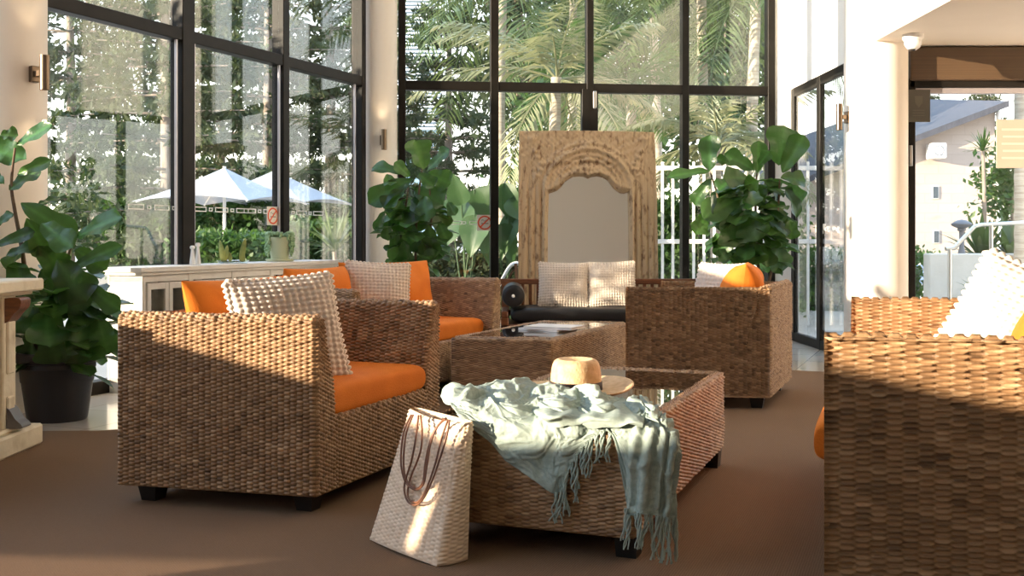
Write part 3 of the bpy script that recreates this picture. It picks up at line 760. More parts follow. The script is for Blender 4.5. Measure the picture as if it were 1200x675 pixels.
# ------------------------------------------------------------------ booklets on the back table
def booklet(label, cpx, cpy, z, w, d, t, rz, m):
    c = on_z(cpx, cpy, z); r = thing('booklet', label, 'booklet', tuple(c), 'booklets on the glass table')
    mb = MB(); mb.box(c + A3(0, 0, t / 2), (w - .006, d - .006, t - .002), rz=rz); mb.build('pages', 'paper', r)
    mb = MB(); mb.box(c + A3(0, 0, t - .0008), (w, d, .0016), rz=rz); mb.box(c + A3(0, 0, .0008), (w, d, .0016), rz=rz); mb.build('cover', m, r)
booklet('closed white booklet lying underneath on the back glass table', 642, 386.5, .397, .22, .30, .012, .9, 'paper')
booklet('open topmost white booklet on the back glass table', 650, 384.5, .4095, .24, .32, .016, 1.15, 'book_cover')
# ------------------------------------------------------------------ room shell
def slab(name, poly, z0, z1, m):
    mb = MB(); mb.prism([A3(x, y, z0) for x, y in poly], (0, 0, z1 - z0)); return struct(mb.build(name, m))
LW = lambda D, o=0: A3(-5.415 + .41 * D + o * .925, D - o * .379, 0)     # left facade line (o = inward offset)
slab('floor', [(-9, -4.2), (6, -4.2), (6, 10.62), (2.5, 10.62), (-1.05, 10.2), (-1.4, 10.2), (-9, 10.2)][:5] + [(-1.4, 9.9), (-5.4, .2), (-7.2, -4.2)], -.12, 0, 'floor_tile')
cp = [(-6.4, -4.0), (5.5, -4.0), (5.5, 6.2), (4.2, 7.2), (2.75, 7.75), (1.9, 8.15), (.6, 8.35), (-.6, 8.05), (-1.25, 7.1), (-1.62, 6.1), (-1.75, 5.72), (-2.05, 5.56), (-3.3, 5.5), (-3.45, 4.7)]
struct(slab('floor_carpet', cp, -.004, FZ, 'carpet'))
slab('ceiling', [(-8, -4.2), (2.85, -4.2), (2.85, 10.7), (-1.1, 10.35), (-1.6, 10.3)], 5.0, 5.15, 'white_paint')
slab('ceiling_soffit', [(2.74, -4.2), (6, -4.2), (6, 8.85), (3.06, 8.85), (2.74, 8.5)], 2.452, 2.60, 'wall_paint')
mb = MB(); mb.box((2.80, 2.15, 3.73), (.12, 12.7, 2.55)); struct(mb.build('wall_bulkhead', 'white_paint'))
mb = MB(); mb.box((-.6, -4.1, 2.5), (15, .2, 5.2)); struct(mb.build('wall_rear', 'wall_paint'))
mb = MB(); mb.box((5.75, 2.2, 1.25), (.2, 12.8, 2.5)); struct(mb.build('wall_right', 'wall_paint'))
# unseen facade wall beside the viewer, steps and slots shaped to cut sun patches
mb = MB()
for prof in ([(1.97, 0), (6.05, 0), (6.05, 1.40), (5.30, 1.40), (5.30, 1.52), (3.30, 1.52), (3.30, 1.10), (1.97, 1.10)],
             [(-4, 0), (1.97, 0), (1.97, .16), (-4, .16)],
             [(1.97, .49), (1.97, 1.10), (1.27, 1.10), (1.27, .70)],
             [(-4, .16), (1.27, .16), (1.27, .78), (1.05, .78), (1.05, .99), (1.22, .99), (1.22, 1.09), (.95, 1.17), (.55, 1.28), (.15, 1.64), (-.65, 1.64), (-.65, 5.0), (-4, 5.0)],
             [(1.27, .16), (1.27, 1.10), (1.22, 1.10), (1.22, .16)]):
    mb.prism([LW(d) + A3(0, 0, z) for d, z in prof], -A3(.925, -.379, 0) * .12)
struct(mb.build('wall_left_sun_mask', 'wall_paint'))
# columns
def column(x, y, r, name='wall_column'):
    mb = MB(); mb.lathe([(r, 0), (r, 5.0)], (x, y, 0), n=64)
    mb.add([(x, y, 5)], [(0,)]) if False else None
    return struct(mb.build(name, 'wall_paint', smooth=True))
column(-2.905, 6.28, .255); column(-1.215, 10.10, .17); column(2.82, 8.60, .238)
# white wall over and beside the right-hand window
mb = MB(); mb.prism([(2.66, 10.46, 2.37), (2.70, 8.6, 2.37), (2.70, 8.6, 5), (2.66, 10.46, 5)], (.16, 0, 0))
mb.prism([(2.44, 10.57, 0), (2.68, 10.46, 0), (2.68, 10.46, 5), (2.44, 10.57, 5)], (.05, .14, 0)); struct(mb.build('wall_far_right', 'white_paint'))

# ------------------------------------------------------------------ windows
def facade(name, a, b, ts, thick, zt=5.0, ztr=2.36, inward=None, extra=None, dep=.11):
    a, b = A3(*a, 0), A3(*b, 0); d = unit(b - a); L = np.linalg.norm(b - a)
    root = sthing(name, tuple((a + b) / 2))
    for t, wd in zip(ts, thick):
        c = a + d * L * t; mb = MB()
        mb.bar(c, c + A3(0, 0, zt), wd, dep, up=-inward if False else np.cross(d, A3(0, 0, 1)), ch=.004)
        lab(mb.build('mullion', 'bronze_frame', root), 'dark bronze upright')
    for z, h in ((.04, .08), (ztr, .085), (zt - .03, .06)):
        mb = MB(); mb.bar(a + A3(0, 0, z), b + A3(0, 0, z), dep * .9, h, ch=.004); lab(mb.build('transom', 'bronze_frame', root), 'dark bronze rail')
    for i in range(len(ts) - 1):
        t0, t1 = ts[i] + thick[i] / 2 / L, ts[i + 1] - thick[i + 1] / 2 / L
        for z0, z1 in ((.07, ztr - .035), (ztr + .035, zt - .05)):
            if z1 - z0 < .3: continue
            p, q = a + d * L * t0, a + d * L * t1
            mb = MB(); mb.prism([p + A3(0, 0, z0), q + A3(0, 0, z0), q + A3(0, 0, z1), p + A3(0, 0, z1)], np.cross(d, A3(0, 0, 1)) * .008)
            mb.build('pane', 'window_glass', root)
    return root, a, d, L
def tL(px):
    k = (px - 600) / F; return 5.415 / (.41 - k)
Da, Db = 6.46, 9.88
f1 = lambda D: (D - Da) / (Db - Da)
w1, wa, wd_, wL = facade('window_1', LW(Da)[:2], LW(Db)[:2], [0, f1(tL(214)), f1(tL(329)), 1], [.05, .13, .085, .07])
# silver edge trims on the left facade uprights
for px in (202, 223, 323, 412):
    c = LW(tL(px), .03); mb = MB(); mb.box(c + A3(0, 0, 1.2), (.018, .012, 2.25), rz=-.39); lab(mb.build('edge_trim', 'silver_frame', w1), 'pale aluminium edge trim')
tB = lambda px: (10.15 * ((px - 600) / F) + 1.03) / (3.49 - .42 * (px - 600) / F)
w2, w2a, w2d, w2L = facade('window_2', (-1.03, 10.15), (2.46, 10.57), [tB(471), tB(579), tB(690.5), tB(802), tB(902)], [.065, .075, .065, .065, .07])
c = w2a + w2d * w2L * tB(690.5)
mb = MB(); mb.box(c + A3(0, -.01, 1.2), (.15, .09, 2.3), rz=.12, ch=.004); lab(mb.build('door_stile', 'bronze_frame', w2), 'double meeting stile of the glazed doors')
c = P(697, 117, 10.25); mb = MB(); mb.box(c, (.03, .03, .16), ch=.006); lab(mb.build('latch', 'steel', w2), 'steel latch')
w3, w3a, w3d, w3L = facade('window_3', (2.66, 10.44), (2.69, 8.86), [.0, .52, 1.0], [.10, .10, .05], zt=2.37, ztr=2.33, dep=.045)
# manifestation strips
def strip(root, a, d, s0, z, pattern, name='decal_strip', off=-.012, hh=.036):
    nrm = np.cross(d, A3(0, 0, 1)); mb = MB(); s = s0
    for kind in pattern:
        L = {'R': .15, 'Q': .04, ' ': .03}[kind]
        if kind != ' ':
            t = .007; h = hh if kind == 'R' else hh * .75
            for (x0, x1, z0, z1) in ((0, L, h / 2 - t, h / 2), (0, L, -h / 2, -h / 2 + t), (0, t, -h / 2 + t, h / 2 - t), (L - t, L, -h / 2 + t, h / 2 - t)):
                q = [a + d * (s + x) + A3(0, 0, z + zz) + nrm * off for x, zz in ((x0, z0), (x1, z0), (x1, z1), (x0, z1))]
                mb.prism(q, nrm * .002)
        s += L
    lab(mb.build(name, 'decal', root), 'row of small white outlined blocks on the glass')
nL = np.cross(wd_, A3(0, 0, 1)); offL = .008 if nL[0] > 0 else -.008
sL = lambda px: np.linalg.norm(LW(tL(px)) - wa)
strip(w1, wa, wd_, sL(148), 1.17, 'R Q R Q R', off=offL * 1.6); strip(w1, wa, wd_, sL(224), 1.17, 'R Q R Q R', off=offL * 1.6)
strip(w1, wa, wd_, sL(284), 1.17, 'R Q R', off=offL * 1.6); strip(w1, wa, wd_, sL(340), 1.17, 'Q R Q R', off=offL * 1.6)
strip(w2, w2a, w2d, w2L * tB(522), 1.105, 'RQ R', off=.012)
# no smoking stickers
def sticker(label, p, d, nrm, w, h):
    root = thing('no_smoking_sticker', label, 'sticker', tuple(p), 'no smoking stickers')
    Z = A3(0, 0, 1)
    mb = MB(); mb.prism([p + d * x * w / 2 + Z * z * h / 2 for x, z in ((-1, -1), (1, -1), (1, 1), (-1, 1))], nrm * .002); mb.build('backing', 'sticker', root)
    t = np.linspace(0, 2 * PI, 33); r0, r1 = .36, .45
    Gr = np.array([[p + nrm * .003 + d * w * r * math.cos(x) + Z * h * r * math.sin(x) for x in t] for r in (r0, r1)])
    mb = MB(); mb.grid(Gr); q = [(-.30, -.24), (-.24, -.30), (.30, .24), (.24, .30)]
    mb.add([p + nrm * .0035 + d * w * x + Z * h * z for x, z in q], [(0, 1, 2, 3)]); mb.build('prohibition_ring', 'sticker_red', root)
    mb = MB()
    mb.add([p + nrm * .0030 + d * w * x + Z * h * z for x, z in ((-.22, -.08), (.24, -.08), (.24, -.02), (-.22, -.02))], [(0, 1, 2, 3)])
    sm = [(-.2, .02), (-.22, .12), (-.1, .17), (-.06, .08), (.06, .1), (.1, .2)]
    for i in range(5):
        a, b = sm[i], sm[i + 1]
        mb.add([p + nrm * .0030 + d * w * x + Z * h * z for x, z in (a, b, (b[0], b[1] + .045), (a[0], a[1] + .045))], [(0, 1, 2, 3)])
    mb.build('cigarette_symbol', 'sticker_grey', root)
nI = A3(.925, -.379, 0)
p = on_plane(319.5, 253, LW(8) + nI * .016, nI)
sticker('no smoking sticker on the left windows beside the dark upright', p, A3(.379, .925, 0), nI, .155, .145)
nB = unit(A3(.42, -3.49, 0)) * 1.0; p = on_plane(568, 261, w2a + nB * .016, nB)
sticker('no smoking sticker low on the back window pane beside the left fig', p, w2d, nB, .145, .145)

# ------------------------------------------------------------------ entrance on the right
ent = sthing('door_1', (4.3, 8.62, 0))
mb = MB(); mb.box((3.093, 8.62, 1.1), (.05, .10, 2.2), ch=.004); mb.build('jamb', 'bronze_frame', ent)
mb = MB(); mb.box((4.4, 8.62, 2.155), (2.65, .10, .05), ch=.004); mb.build('head_rail', 'bronze_frame', ent)
mb = MB(); mb.box((4.42, 8.60, 2.105), (2.6, .05, .045), ch=.004); lab(mb.build('leaf_top_rail', 'silver_frame', ent), 'pale aluminium top rail of the glass leaf')
mb = MB(); mb.box((4.4, 8.62, 1.04), (2.6, .010, 2.08)); mb.build('pane', 'window_glass', ent)
mb = MB(); mb.box((3.075, 8.555, 1.60), (.02, .03, .16), ch=.003); lab(mb.build('hinge_plate', 'steel', ent), 'pale lock plate on the jamb')
mb = MB(); mb.box((4.4, 8.66, 2.312), (2.65, .22, .26), ch=.01); sh = mb.build('roller_shutter_box', 'shutter_brown')
tag(sh, 'brown roller shutter housing above the glass entrance', 'shutter box')
mb = MB(); c = P(1076.5, 124, 8.56); mb.box(c, (27 * c[1] / F, .006, 38 * c[1] / F), ch=.001); r = thing('hanging_sign', 'small dark green notice hanging at the top of the glass entrance', 'sign', tuple(c))
mb.build('board', 'sign_dark', r)
mb = MB()
mb.prism([c + A3(x * .03, -.0045, z * .045 + .03) for x, z in ((-1, 1), (1, 1), (.9, -.2), (0, -1), (-.9, -.2))], (0, .001, 0))
for z in (-.035, -.055, -.075): mb.box(c + A3(0, -.004, z), (.09, .002, .006))
mb.build('crest_print', 'sign_dark_print', r)
c = P(1188, 168.5, 8.56); r = thing('notice_board', 'pale notice fixed to the entrance glass at the right edge', 'sign', tuple(c))
mb = MB(); mb.box(c, (41 * c[1] / F, .006, 57 * c[1] / F), ch=.001); mb.build('board', 'sign_cream', r)
mb = MB()
for i in range(5): mb.box(c + A3(0, -.004, .11 - i * .055), (.19 - .02 * (i % 2), .002, .016))
mb.build('faint_print', 'sign_print', r)
c = A3((1070 - 600) / F * 8.1, 8.1, 2.452); r = thing('security_camera', 'white dome security camera under the soffit by the entrance', 'camera', tuple(c))
mb = MB(); mb.lathe([(.0, 0), (.075, 0), (.075, -.03), (.068, -.045), (.0, -.045)], c, n=28); mb.build('mount', 'plastic_white', r, smooth=True, auto=.6)
mb = MB(); mb.lathe([(.0635, -.045), (.060, -.075), (.045, -.10), (.022, -.115), (.001, -.118)], c, n=28); mb.build('dome', 'plastic_white', r, smooth=True)
mb = MB(); mb.lathe([(.028, -.108), (.02, -.1175), (.001, -.1195)], c + A3(-.012, -.01, -.003), n=20); lab(mb.build('lens', 'camera_black', r, smooth=True), 'dark lens')

# ------------------------------------------------------------------ wall lights
def sconce(label, c, wall, r=.027, h=.19):
    """c = centre of the tube, wall = point on the column it is fixed to"""
    c, wall = A3(*c), A3(*wall); root = thing('wall_sconce', label, 'wall light', tuple(c), 'up and down wall lights')
    mb = MB(); mb.lathe([(r * .8, -h / 2 + .01), (r, -h / 2), (r, h / 2), (r * .8, h / 2), (r * .8, h / 2 - .01)], c, n=24); mb.build('tube', 'brushed_bronze', root, smooth=True, auto=.5)
    mb = MB(); mb.bar(lerp(c, wall, .25), wall, .03, .03); mb.build('bracket', 'brushed_bronze', root)
    d = unit(wall - c); mb = MB(); mb.box(wall - d * .006, (.05, .05, .09), rz=math.atan2(d[1], d[0]), ch=.004); mb.build('back_plate', 'brushed_bronze', root)
    for z in (-h / 2 + .012, h / 2 - .012): mb = MB(); mb.lathe([(.0005, -.004), (r * .7, -.004), (r * .7, .004), (.0005, .004)], c + A3(0, 0, z), n=16); lab(mb.build('bulb', 'lamp_warm', root), 'glowing lamp')
    for s in (1, -1):
        L = bpy.data.lights.new('sconce_spot', 'SPOT'); L.energy = 2.0; L.color = (1, .75, .48); L.spot_size = 1.5; L.spot_blend = .6; L.shadow_soft_size = .02
        o = bpy.data.objects.new('sconce_spot', L); COL.objects.link(o); o.location = c + A3(0, 0, s * (h / 2 + .01)); o.rotation_euler = (0 if s < 0 else PI, 0, 0)
sconce('wall light on the beige column at the left edge', P(52.5, 85, 6.10), (-2.665, 6.175, P(52, 85, 6.10)[2]))
sconce('wall light on the column between the left and back windows', P(450, 163.5, 9.86), (-1.16, 9.94, P(450, 163.5, 9.86)[2]), .026, .18)
sconce('wall light on the white column by the right windows', P(983.5, 137, 8.52), (2.60, 8.56, P(983.5, 137, 8.52)[2]), .024, .20)

# ------------------------------------------------------------------ mantel (cream carved console at the left edge)
mr = thing('mantelpiece', 'cream distressed carved mantel cropped by the left edge', 'mantelpiece', (-2.45, 4.4, FZ))
X0 = -2.205
mb = MB(); mb.box((X0 - .26, 4.40, .752), (.52, 1.66, .056), ch=.008); mb.box((X0 - .29, 4.40, .716), (.50, 1.60, .02), ch=.006); mb.build('mantel_shelf', 'cream_wood', mr)
mb = MB(); mb.box((X0 - .30, 4.40, .40), (.44, 1.32, .62), ch=.004); mb.build('body', 'cream_wood', mr)
mb = MB(); mb.box((X0 - .255, 4.40, .052), (.51, 1.64, .096), ch=.01); mb.box((X0 - .275, 4.40, .108), (.49, 1.52, .02), ch=.008); mb.build('plinth', 'cream_wood', mr)
for y in (4.98, 3.82):
    mb = MB(); mb.box((X0 - .075, y, .41), (.05, .13, .60), ch=.006); mb.box((X0 - .05, y, .20), (.02, .07, .12), ch=.006); mb.box((X0 - .05, y, .50), (.02, .07, .28), ch=.006)
    mb.build('pilaster', 'cream_wood', mr)
    pr = smooth_profile([(.0, .70), (.075, .70), (.078, .66), (.05, .63), (.028, .60), (.0, .585)], 4)
    mb = MB(); mb.prism([(X0 - .06 + a, y + .05, z) for a, z in pr], (0, -.10, 0)); lab(mb.build('corbel', 'dark_wood', mr), 'dark scrolled bracket')
    pr = smooth_profile([(.0, .118), (.07, .118), (.072, .135), (.045, .16), (.02, .20), (.0, .215)], 4)
    mb = MB(); mb.prism([(X0 - .055 + a, y + .055, z) for a, z in pr], (0, -.09, 0)); lab(mb.build('scroll_foot', 'lamp_grey', mr), 'grey worn scroll')
arc = [(4.88, .17), (4.88, .50)] + [(4.40 + .48 * math.cos(t), .50 + .13 * math.sin(t)) for t in np.linspace(.0, PI, 15)][1:] + [(3.92, .17), (4.88, .17)]
mb = MB(); mb.tube([(X0 - .076, y, z) for y, z in arc], .012, n=6); mb.tube([(X0 - .078, 4.40 + (y - 4.40) * .9, .17 + (z - .17) * .92 + .018) for y, z in arc], .006, n=6)
mb.build('panel_moulding', 'cream_wood', mr, smooth=True)

# ------------------------------------------------------------------ cabinet under the left windows
ca, cb = A3(-2.28, 6.85, 0), A3(-1.44, 9.13, 0); cd = unit(cb - ca); cn = A3(cd[1], -cd[0], 0); cL = np.linalg.norm(cb - ca); Z = A3(0, 0, 1)
cr = thing('sideboard', 'long white sideboard with glazed doors under the left windows', 'sideboard', tuple((ca + cb) / 2 - cn * .13))
def cbox(s0, s1, n0, n1, z0, z1, mb, ch=.003):
    c = ca + cd * ((s0 + s1) / 2) + cn * ((n0 + n1) / 2) + Z * ((z0 + z1) / 2)
    mb.box(c, (abs(s1 - s0), abs(n1 - n0), z1 - z0), rz=math.atan2(cd[1], cd[0]), ch=ch)
mb = MB(); cbox(-.05, cL + .05, -.29, .03, .755, .785, mb); cbox(-.03, cL + .03, -.28, .015, .735, .755, mb); mb.build('top', 'white_wood', cr)
mb = MB(); cbox(0, cL, -.27, -.25, .06, .735, mb); cbox(0, .03, -.25, 0, .06, .735, mb); cbox(cL - .03, cL, -.25, 0, .06, .735, mb)
nb = 5; bw = cL / nb
for i in range(1, nb): cbox(i * bw - .025, i * bw + .025, -.25, 0, .06, .735, mb)
cbox(0, cL, -.25, -.005, .06, .10, mb); cbox(0, cL, -.25, -.005, .69, .735, mb); cbox(.03, cL - .03, -.25, -.02, .38, .395, mb); mb.build('carcass', 'white_wood', cr)
mb = MB(); cbox(0, cL, -.26, .012, 0, .06, mb); mb.build('plinth', 'white_wood', cr)
for i in range(nb):
    s0, s1 = i * bw + .03, (i + 1) * bw - .03
    if i in (0, 1, 2):
        for h in range(2):
            a0, a1 = lerp(s0, s1, h / 2) + .003, lerp(s0, s1, (h + 1) / 2) - .003
            mb = MB()
            cbox(a0, a0 + .035, -.015, .012, .105, .685, mb); cbox(a1 - .035, a1, -.015, .012, .105, .685, mb)
            for z in (.105, .38, .645): cbox(a0 + .03, a1 - .03, -.013, .010, z, z + .04, mb)
            dr = mb.build('door', 'white_wood', cr)
            mb = MB(); cbox(a0 + .03, a1 - .03, -.004, .0, .13, .66, mb, 0); mb.build('glass', 'cabinet_glass', dr)
            mb = MB(); q = ca + cd * (a1 - .018 if h == 0 else a0 + .018) + cn * .016 + Z * .44; mb.lathe([(.0, .014), (.009, .012), (.012, .004), (.006, -.006)], q, n=12, R=np.stack([cd, Z, cn], 1)); mb.build('knob', 'brushed_bronze', dr, smooth=True)
    elif i == 4:
        for z0, z1 in ((.52, .685), (.34, .51), (.11, .33)):
            mb = MB(); cbox(s0 + .003, s1 - .003, -.015, .012, z0, z1, mb, .006); dr = mb.build('drawer', 'white_wood', cr)
            for q_ in (.3, .7):
                mb = MB(); q = ca + cd * lerp(s0, s1, q_) + cn * .016 + Z * (z0 + z1) / 2; mb.lathe([(.0, .014), (.011, .012), (.014, .004), (.007, -.006)], q, n=12, R=np.stack([cd, Z, cn], 1)); mb.build('knob', 'brushed_bronze', dr, smooth=True)
# things on it
def on_cab(px, back): # point on the cabinet top seen at px, 'back' metres behind its front edge
    o = ca - cn * back; k = (px - 600) / F
    t = (k * o[1] - o[0]) / (cd[0] - k * cd[1]); q = o + cd * t; q[2] = .785; return q
c = on_cab(328, .13); r = thing('succulent_planter', 'green glazed pot with trailing succulent on the white sideboard', 'potted plant', tuple(c))
mb = MB(); mb.lathe([(.0005, 0), (.062, 0), (.066, .01), (.088, .15), (.096, .165), (.096, .188), (.086, .188), (.08, .17), (.0005, .165)], c, n=32); mb.build('pot', 'green_pot', r, smooth=True, auto=.5)
mb = MB(); mb.lathe([(.0005, 0.001), (.10, 0.001), (.11, .018), (.10, .02), (.0005, .012)], c, n=32); mb.build('saucer', 'green_pot', r, smooth=True, auto=.5)
mb = MB(); rd = random.Random(8)
sph = [(math.cos(a) * math.cos(b), math.sin(a) * math.cos(b), math.sin(b)) for a in np.linspace(0, 2 * PI, 6, endpoint=False) for b in (-.7, .7)]
for k in range(54):
    a = rd.choice([rd.uniform(2.4, 4.4), rd.uniform(-.6, .9), rd.uniform(0, 6.28)]); L = rd.uniform(.04, .20) if abs(math.cos(a)) > .6 else rd.uniform(.0, .06)
    for j in range(int(6 + L * 80)):
        t = j * .011
        rad = min(.03 + t, .10) + rd.uniform(-.01, .01); z = .19 + .02 * math.sin(min(t * 25, 3)) - max(0, t - .075) * 1.0
        if t > .075 + L: break
        q = c + A3(rad * math.cos(a), rad * math.sin(a), z + rd.uniform(-.006, .012)); s = rd.uniform(.009, .015)
        mb.lathe([(.0004, -s), (s * .8, -s * .3), (s * .75, s * .5), (.0004, s)], q, n=5)
mb.build('trailing_stems', 'succulent', r, smooth=True)
c = on_cab(273, .13); r = thing('snake_plant', 'small snake plant with yellow edged leaves on the white sideboard', 'potted plant', tuple(c))
mb = MB(); mb.lathe([(.0005, 0), (.10, 0), (.115, .022), (.105, .022), (.0005, .014)], c, n=28); mb.build('dish', 'cabinet_glass', r, smooth=True, auto=.5)
mb = MB()
for (px0, x1, h, wd) in ((-.075, -.10, .16, .020), (-.055, -.045, .12, .018), (.06, .085, .17, .022), (.075, .05, .09, .018), (-.02, -.03, .07, .016)):
    t = np.linspace(0, 1, 8); w_ = wd * np.sin(PI * np.clip(t * .85 + .15, 0, 1)) ** .7
    Gl = np.zeros((8, 3, 3))
    for j in range(3):
        Gl[:, j, 0] = c[0] + lerp(px0, x1, t ** 1.5) + (j - 1) * w_; Gl[:, j, 1] = c[1] + .02 * t + (.006 if j == 1 else 0); Gl[:, j, 2] = c[2] + .012 + h * t
    mb.grid(Gl)
o = mb.build('leaves', 'snake_leaf', r, smooth=True); md = o.modifiers.new('thickness', 'SOLIDIFY'); md.thickness = .003
for px, h, lb in ((225.5, .13, 'left of two slim white bud vases on the sideboard end'), (232, .15, 'right of two slim white bud vases on the sideboard end')):
    c = on_cab(px, .12); mb = MB(); mb.lathe([(.0005, 0), (.018, 0), (.020, .01), (.012, h * .55), (.009, h * .8), (.016, h * .86), (.017, h * .93), (.010, h), (.0005, h)], c, n=20)
    tag(mb.build('bud_vase', 'plastic_white', smooth=True, auto=.7), lb, 'vase', 'slim bud vases')

# ------------------------------------------------------------------ carved mirror
DM = 9.50; mr = thing('carved_mirror', 'tall carved cream wooden mirror standing behind the dark bench', 'mirror', (P(690, 300, DM)[0], DM, 0))
mp_ = lambda px, py: P(px, py, DM)
inner_px = [(641, 420), (641.5, 330), (642, 260), (643, 226.5), (648, 225), (653, 223), (658.5, 218), (662, 213), (667, 209.5), (672, 206.8), (678, 206), (684, 206.4), (689, 208.7), (694, 206.6), (700.6, 206), (707, 207.5), (712.5, 211), (716, 216), (720, 221), (727, 226), (732, 226.5), (736, 225), (736.5, 260), (737, 330), (737.5, 420)]
t = np.linspace(0, len(inner_px) - 1, 241); ip = np.array(inner_px, float)
ins_ = np.stack([np.interp(t, range(len(ip)), ip[:, 0]), np.interp(t, range(len(ip)), ip[:, 1])], 1)
outer_px = [(607, 420), (607.3, 330), (607.6, 235), (608, 180), (608.5, 154), (625, 153.8), (650, 153.6), (689, 153.5), (728, 154.2), (752, 154.8), (766, 155.5), (767.5, 180), (769, 235), (770.5, 330), (771.5, 420)]
kk = [0, 1, 2.2, 3, 4.2, 6, 9, 12, 15, 18, 20, 21, 21.8, 23, 24]
op = np.array(outer_px, float); outs = np.stack([np.interp(t, kk, op[:, 0]), np.interp(t, kk, op[:, 1])], 1)
nt = 64; tt = np.linspace(0, 1, nt)
PX = ins_[:, None, :] * (1 - tt)[None, :, None] + outs[:, None, :] * tt[None, :, None]
X = (PX[..., 0] - 600) * DM / F; Zm = HC + (HOR - PX[..., 1]) * DM / F
rg = np.random.default_rng(5)
arcR = np.hypot((PX[..., 0] - 689) / 1.0, (PX[..., 1] - 226) * 1.0) ; upm = 1 / (1 + np.exp((PX[..., 1] - 222) / 5.))
T2 = np.broadcast_to(tt, X.shape)
side = .022 * np.abs(np.sin(T2 * PI * 4.5)) ** .7 + .02 * np.exp(-((T2 - .12) / .06) ** 2) + .012 * np.exp(-((T2 - .9) / .05) ** 2)
rings = .030 * np.exp(-((arcR - 51) / 3.2) ** 2) + .016 * np.exp(-((arcR - 44) / 2.0) ** 2) + .014 * np.exp(-((arcR - 38) / 1.8) ** 2) + .012 * np.exp(-((arcR - 58) / 2) ** 2)
lobes = .016 * np.abs(np.sin(T2 * PI * 3.5)) * np.exp(-(T2 / .5) ** 2) + .03 * np.exp(-((T2 - .06) / .05) ** 2)
def blob(px, py, sx, sy, a): return a * np.exp(-((PX[..., 0] - px) / sx) ** 2 - ((PX[..., 1] - py) / sy) ** 2)
car = blob(689, 198, 7, 6, .035) + blob(689, 186, 5, 4, .02) + blob(677, 199, 6, 3, .02) + blob(701, 199, 6, 3, .02) + blob(689, 170, 6, 5, .022)
for sg in (-1, 1):
    for j in range(5):
        car += blob(689 + sg * (58 + 4 * math.cos(j * 1.4)), 178 + j * 7, 3.2, 2.6, .022)
    car += blob(689 + sg * 66, 163, 5, 4, .02) + blob(689 + sg * 30, 180, 9, 2.2, .014) + blob(689 + sg * 22, 190, 7, 2.2, .014)
nz = sum(np.sin(PX[..., 0] * rg.normal(0, .9) + PX[..., 1] * rg.normal(0, .7) + rg.random() * 6) for _ in range(14)) * .0009
Yd = side * (1 - upm) + (rings + lobes) * upm + car + nz
Gm = np.stack([X, DM - .035 - Yd, Zm], -1)
Gm[..., 2] = np.maximum(Gm[..., 2], 0.001)
Go = Gm[:, -1:, :].copy(); Go[..., 1] = DM + .03; Gi = Gm[:, :1, :].copy(); Gi[..., 1] = DM + .02
mb = MB(); mb.grid(np.concatenate([Gi, Gm, Go], 1), flip=True); mb.build('carved_frame', 'carved', mr, smooth=True)
a, b = mp_(630, 195), mp_(748, 420); mb = MB(); mb.prism([(a[0], DM - .032, .02), (b[0], DM - .032, .02), (b[0], DM + .012, a[2]), (a[0], DM + .012, a[2])], (0, .006, 0)); mb.build('mirror_glass', 'mirror_glass', mr)
mb = MB(); mb.box((P(689, 0, DM)[0], DM + .022, 1.86 / 2), (1.14, .02, 1.84)); mb.build('backboard', 'dark_lining', mr)

# ------------------------------------------------------------------ dark wooden bench
bx0, bx1, by0, by1 = -.085, 1.56, 8.42, 9.02
bn_ = thing('daybed_bench', 'dark wooden slatted bench with black mattress before the mirror', 'bench', ((bx0 + bx1) / 2, 8.7, 0))
mb = MB(); mb.box(((bx0 + bx1) / 2, by1, .612), (bx1 - bx0 + .02, .045, .045), ch=.006); mb.box(((bx0 + bx1) / 2, by1, .36), (bx1 - bx0, .04, .05), ch=.005); mb.build('back_rail', 'dark_wood', bn_)
n = 26
for i in range(n):
    x = lerp(bx0 + .05, bx1 - .05, i / (n - 1)); mb = MB(); mb.box((x, by1, .485), (.026, .018, .22), ch=.003); mb.build('slat', 'dark_wood', bn_)
mb = MB(); mb.box(((bx0 + bx1) / 2, (by0 + by1) / 2, .285), (bx1 - bx0, by1 - by0, .05), ch=.006); mb.build('seat_frame', 'dark_wood', bn_)
for x in (bx0 + .03, bx1 - .03):
    for y in (by0 + .03, by1 - .01): mb = MB(); mb.box((x, y, .18 if y < 8.7 else .31), (.06, .06, .36 if y < 8.7 else .62), ch=.006); mb.build('leg', 'dark_wood', bn_)
    mb = MB(); mb.box((x, (by0 + by1) / 2, .385), (.05, by1 - by0, .05), ch=.008); mb.build('arm_rail', 'dark_wood', bn_)
m_ = pillow_mb(((bx0 + bx1) / 2, (by0 + by1) / 2 - .01, .372), ((bx1 - bx0) / 2 - .075, 0, 0), (0, .275, 0), .062, n=10, m=.3, dog=.0, seg=30, crease=.004)
m_.build('mattress', 'black_vinyl', bn_, smooth=True)
def bolster(label, x, m):
    r = thing('bolster', label, 'bolster', (x, 8.7, .53), 'round bolsters on the bench')
    R = np.stack([A3(1, 0, 0), A3(0, 0, -1), A3(0, 1, 0)], 1)
    pr = smooth_profile([(.006, -.268), (.05, -.272), (.074, -.265), (.086, -.245), (.088, -.1), (.088, .1), (.086, .245), (.074, .265), (.05, .272), (.006, .268)], 4)
    mb = MB(); mb.lathe(pr, (x, 8.70, .525), n=36, R=R); mb.build('roll', m, r, smooth=True)
    mb = MB(); mb.lathe([(.0005, -.282), (.010, -.280), (.013, -.272), (.012, -.268)], (x, 8.70, .525), n=14, R=R); lab(mb.build('end_button', 'plastic_white', r, smooth=True), 'pale button')
bolster('black round bolster at the left end of the bench', bx0 + .095, 'black_vinyl')
bolster('tan round bolster at the right end of the bench', bx1 - .10, 'book_cover')

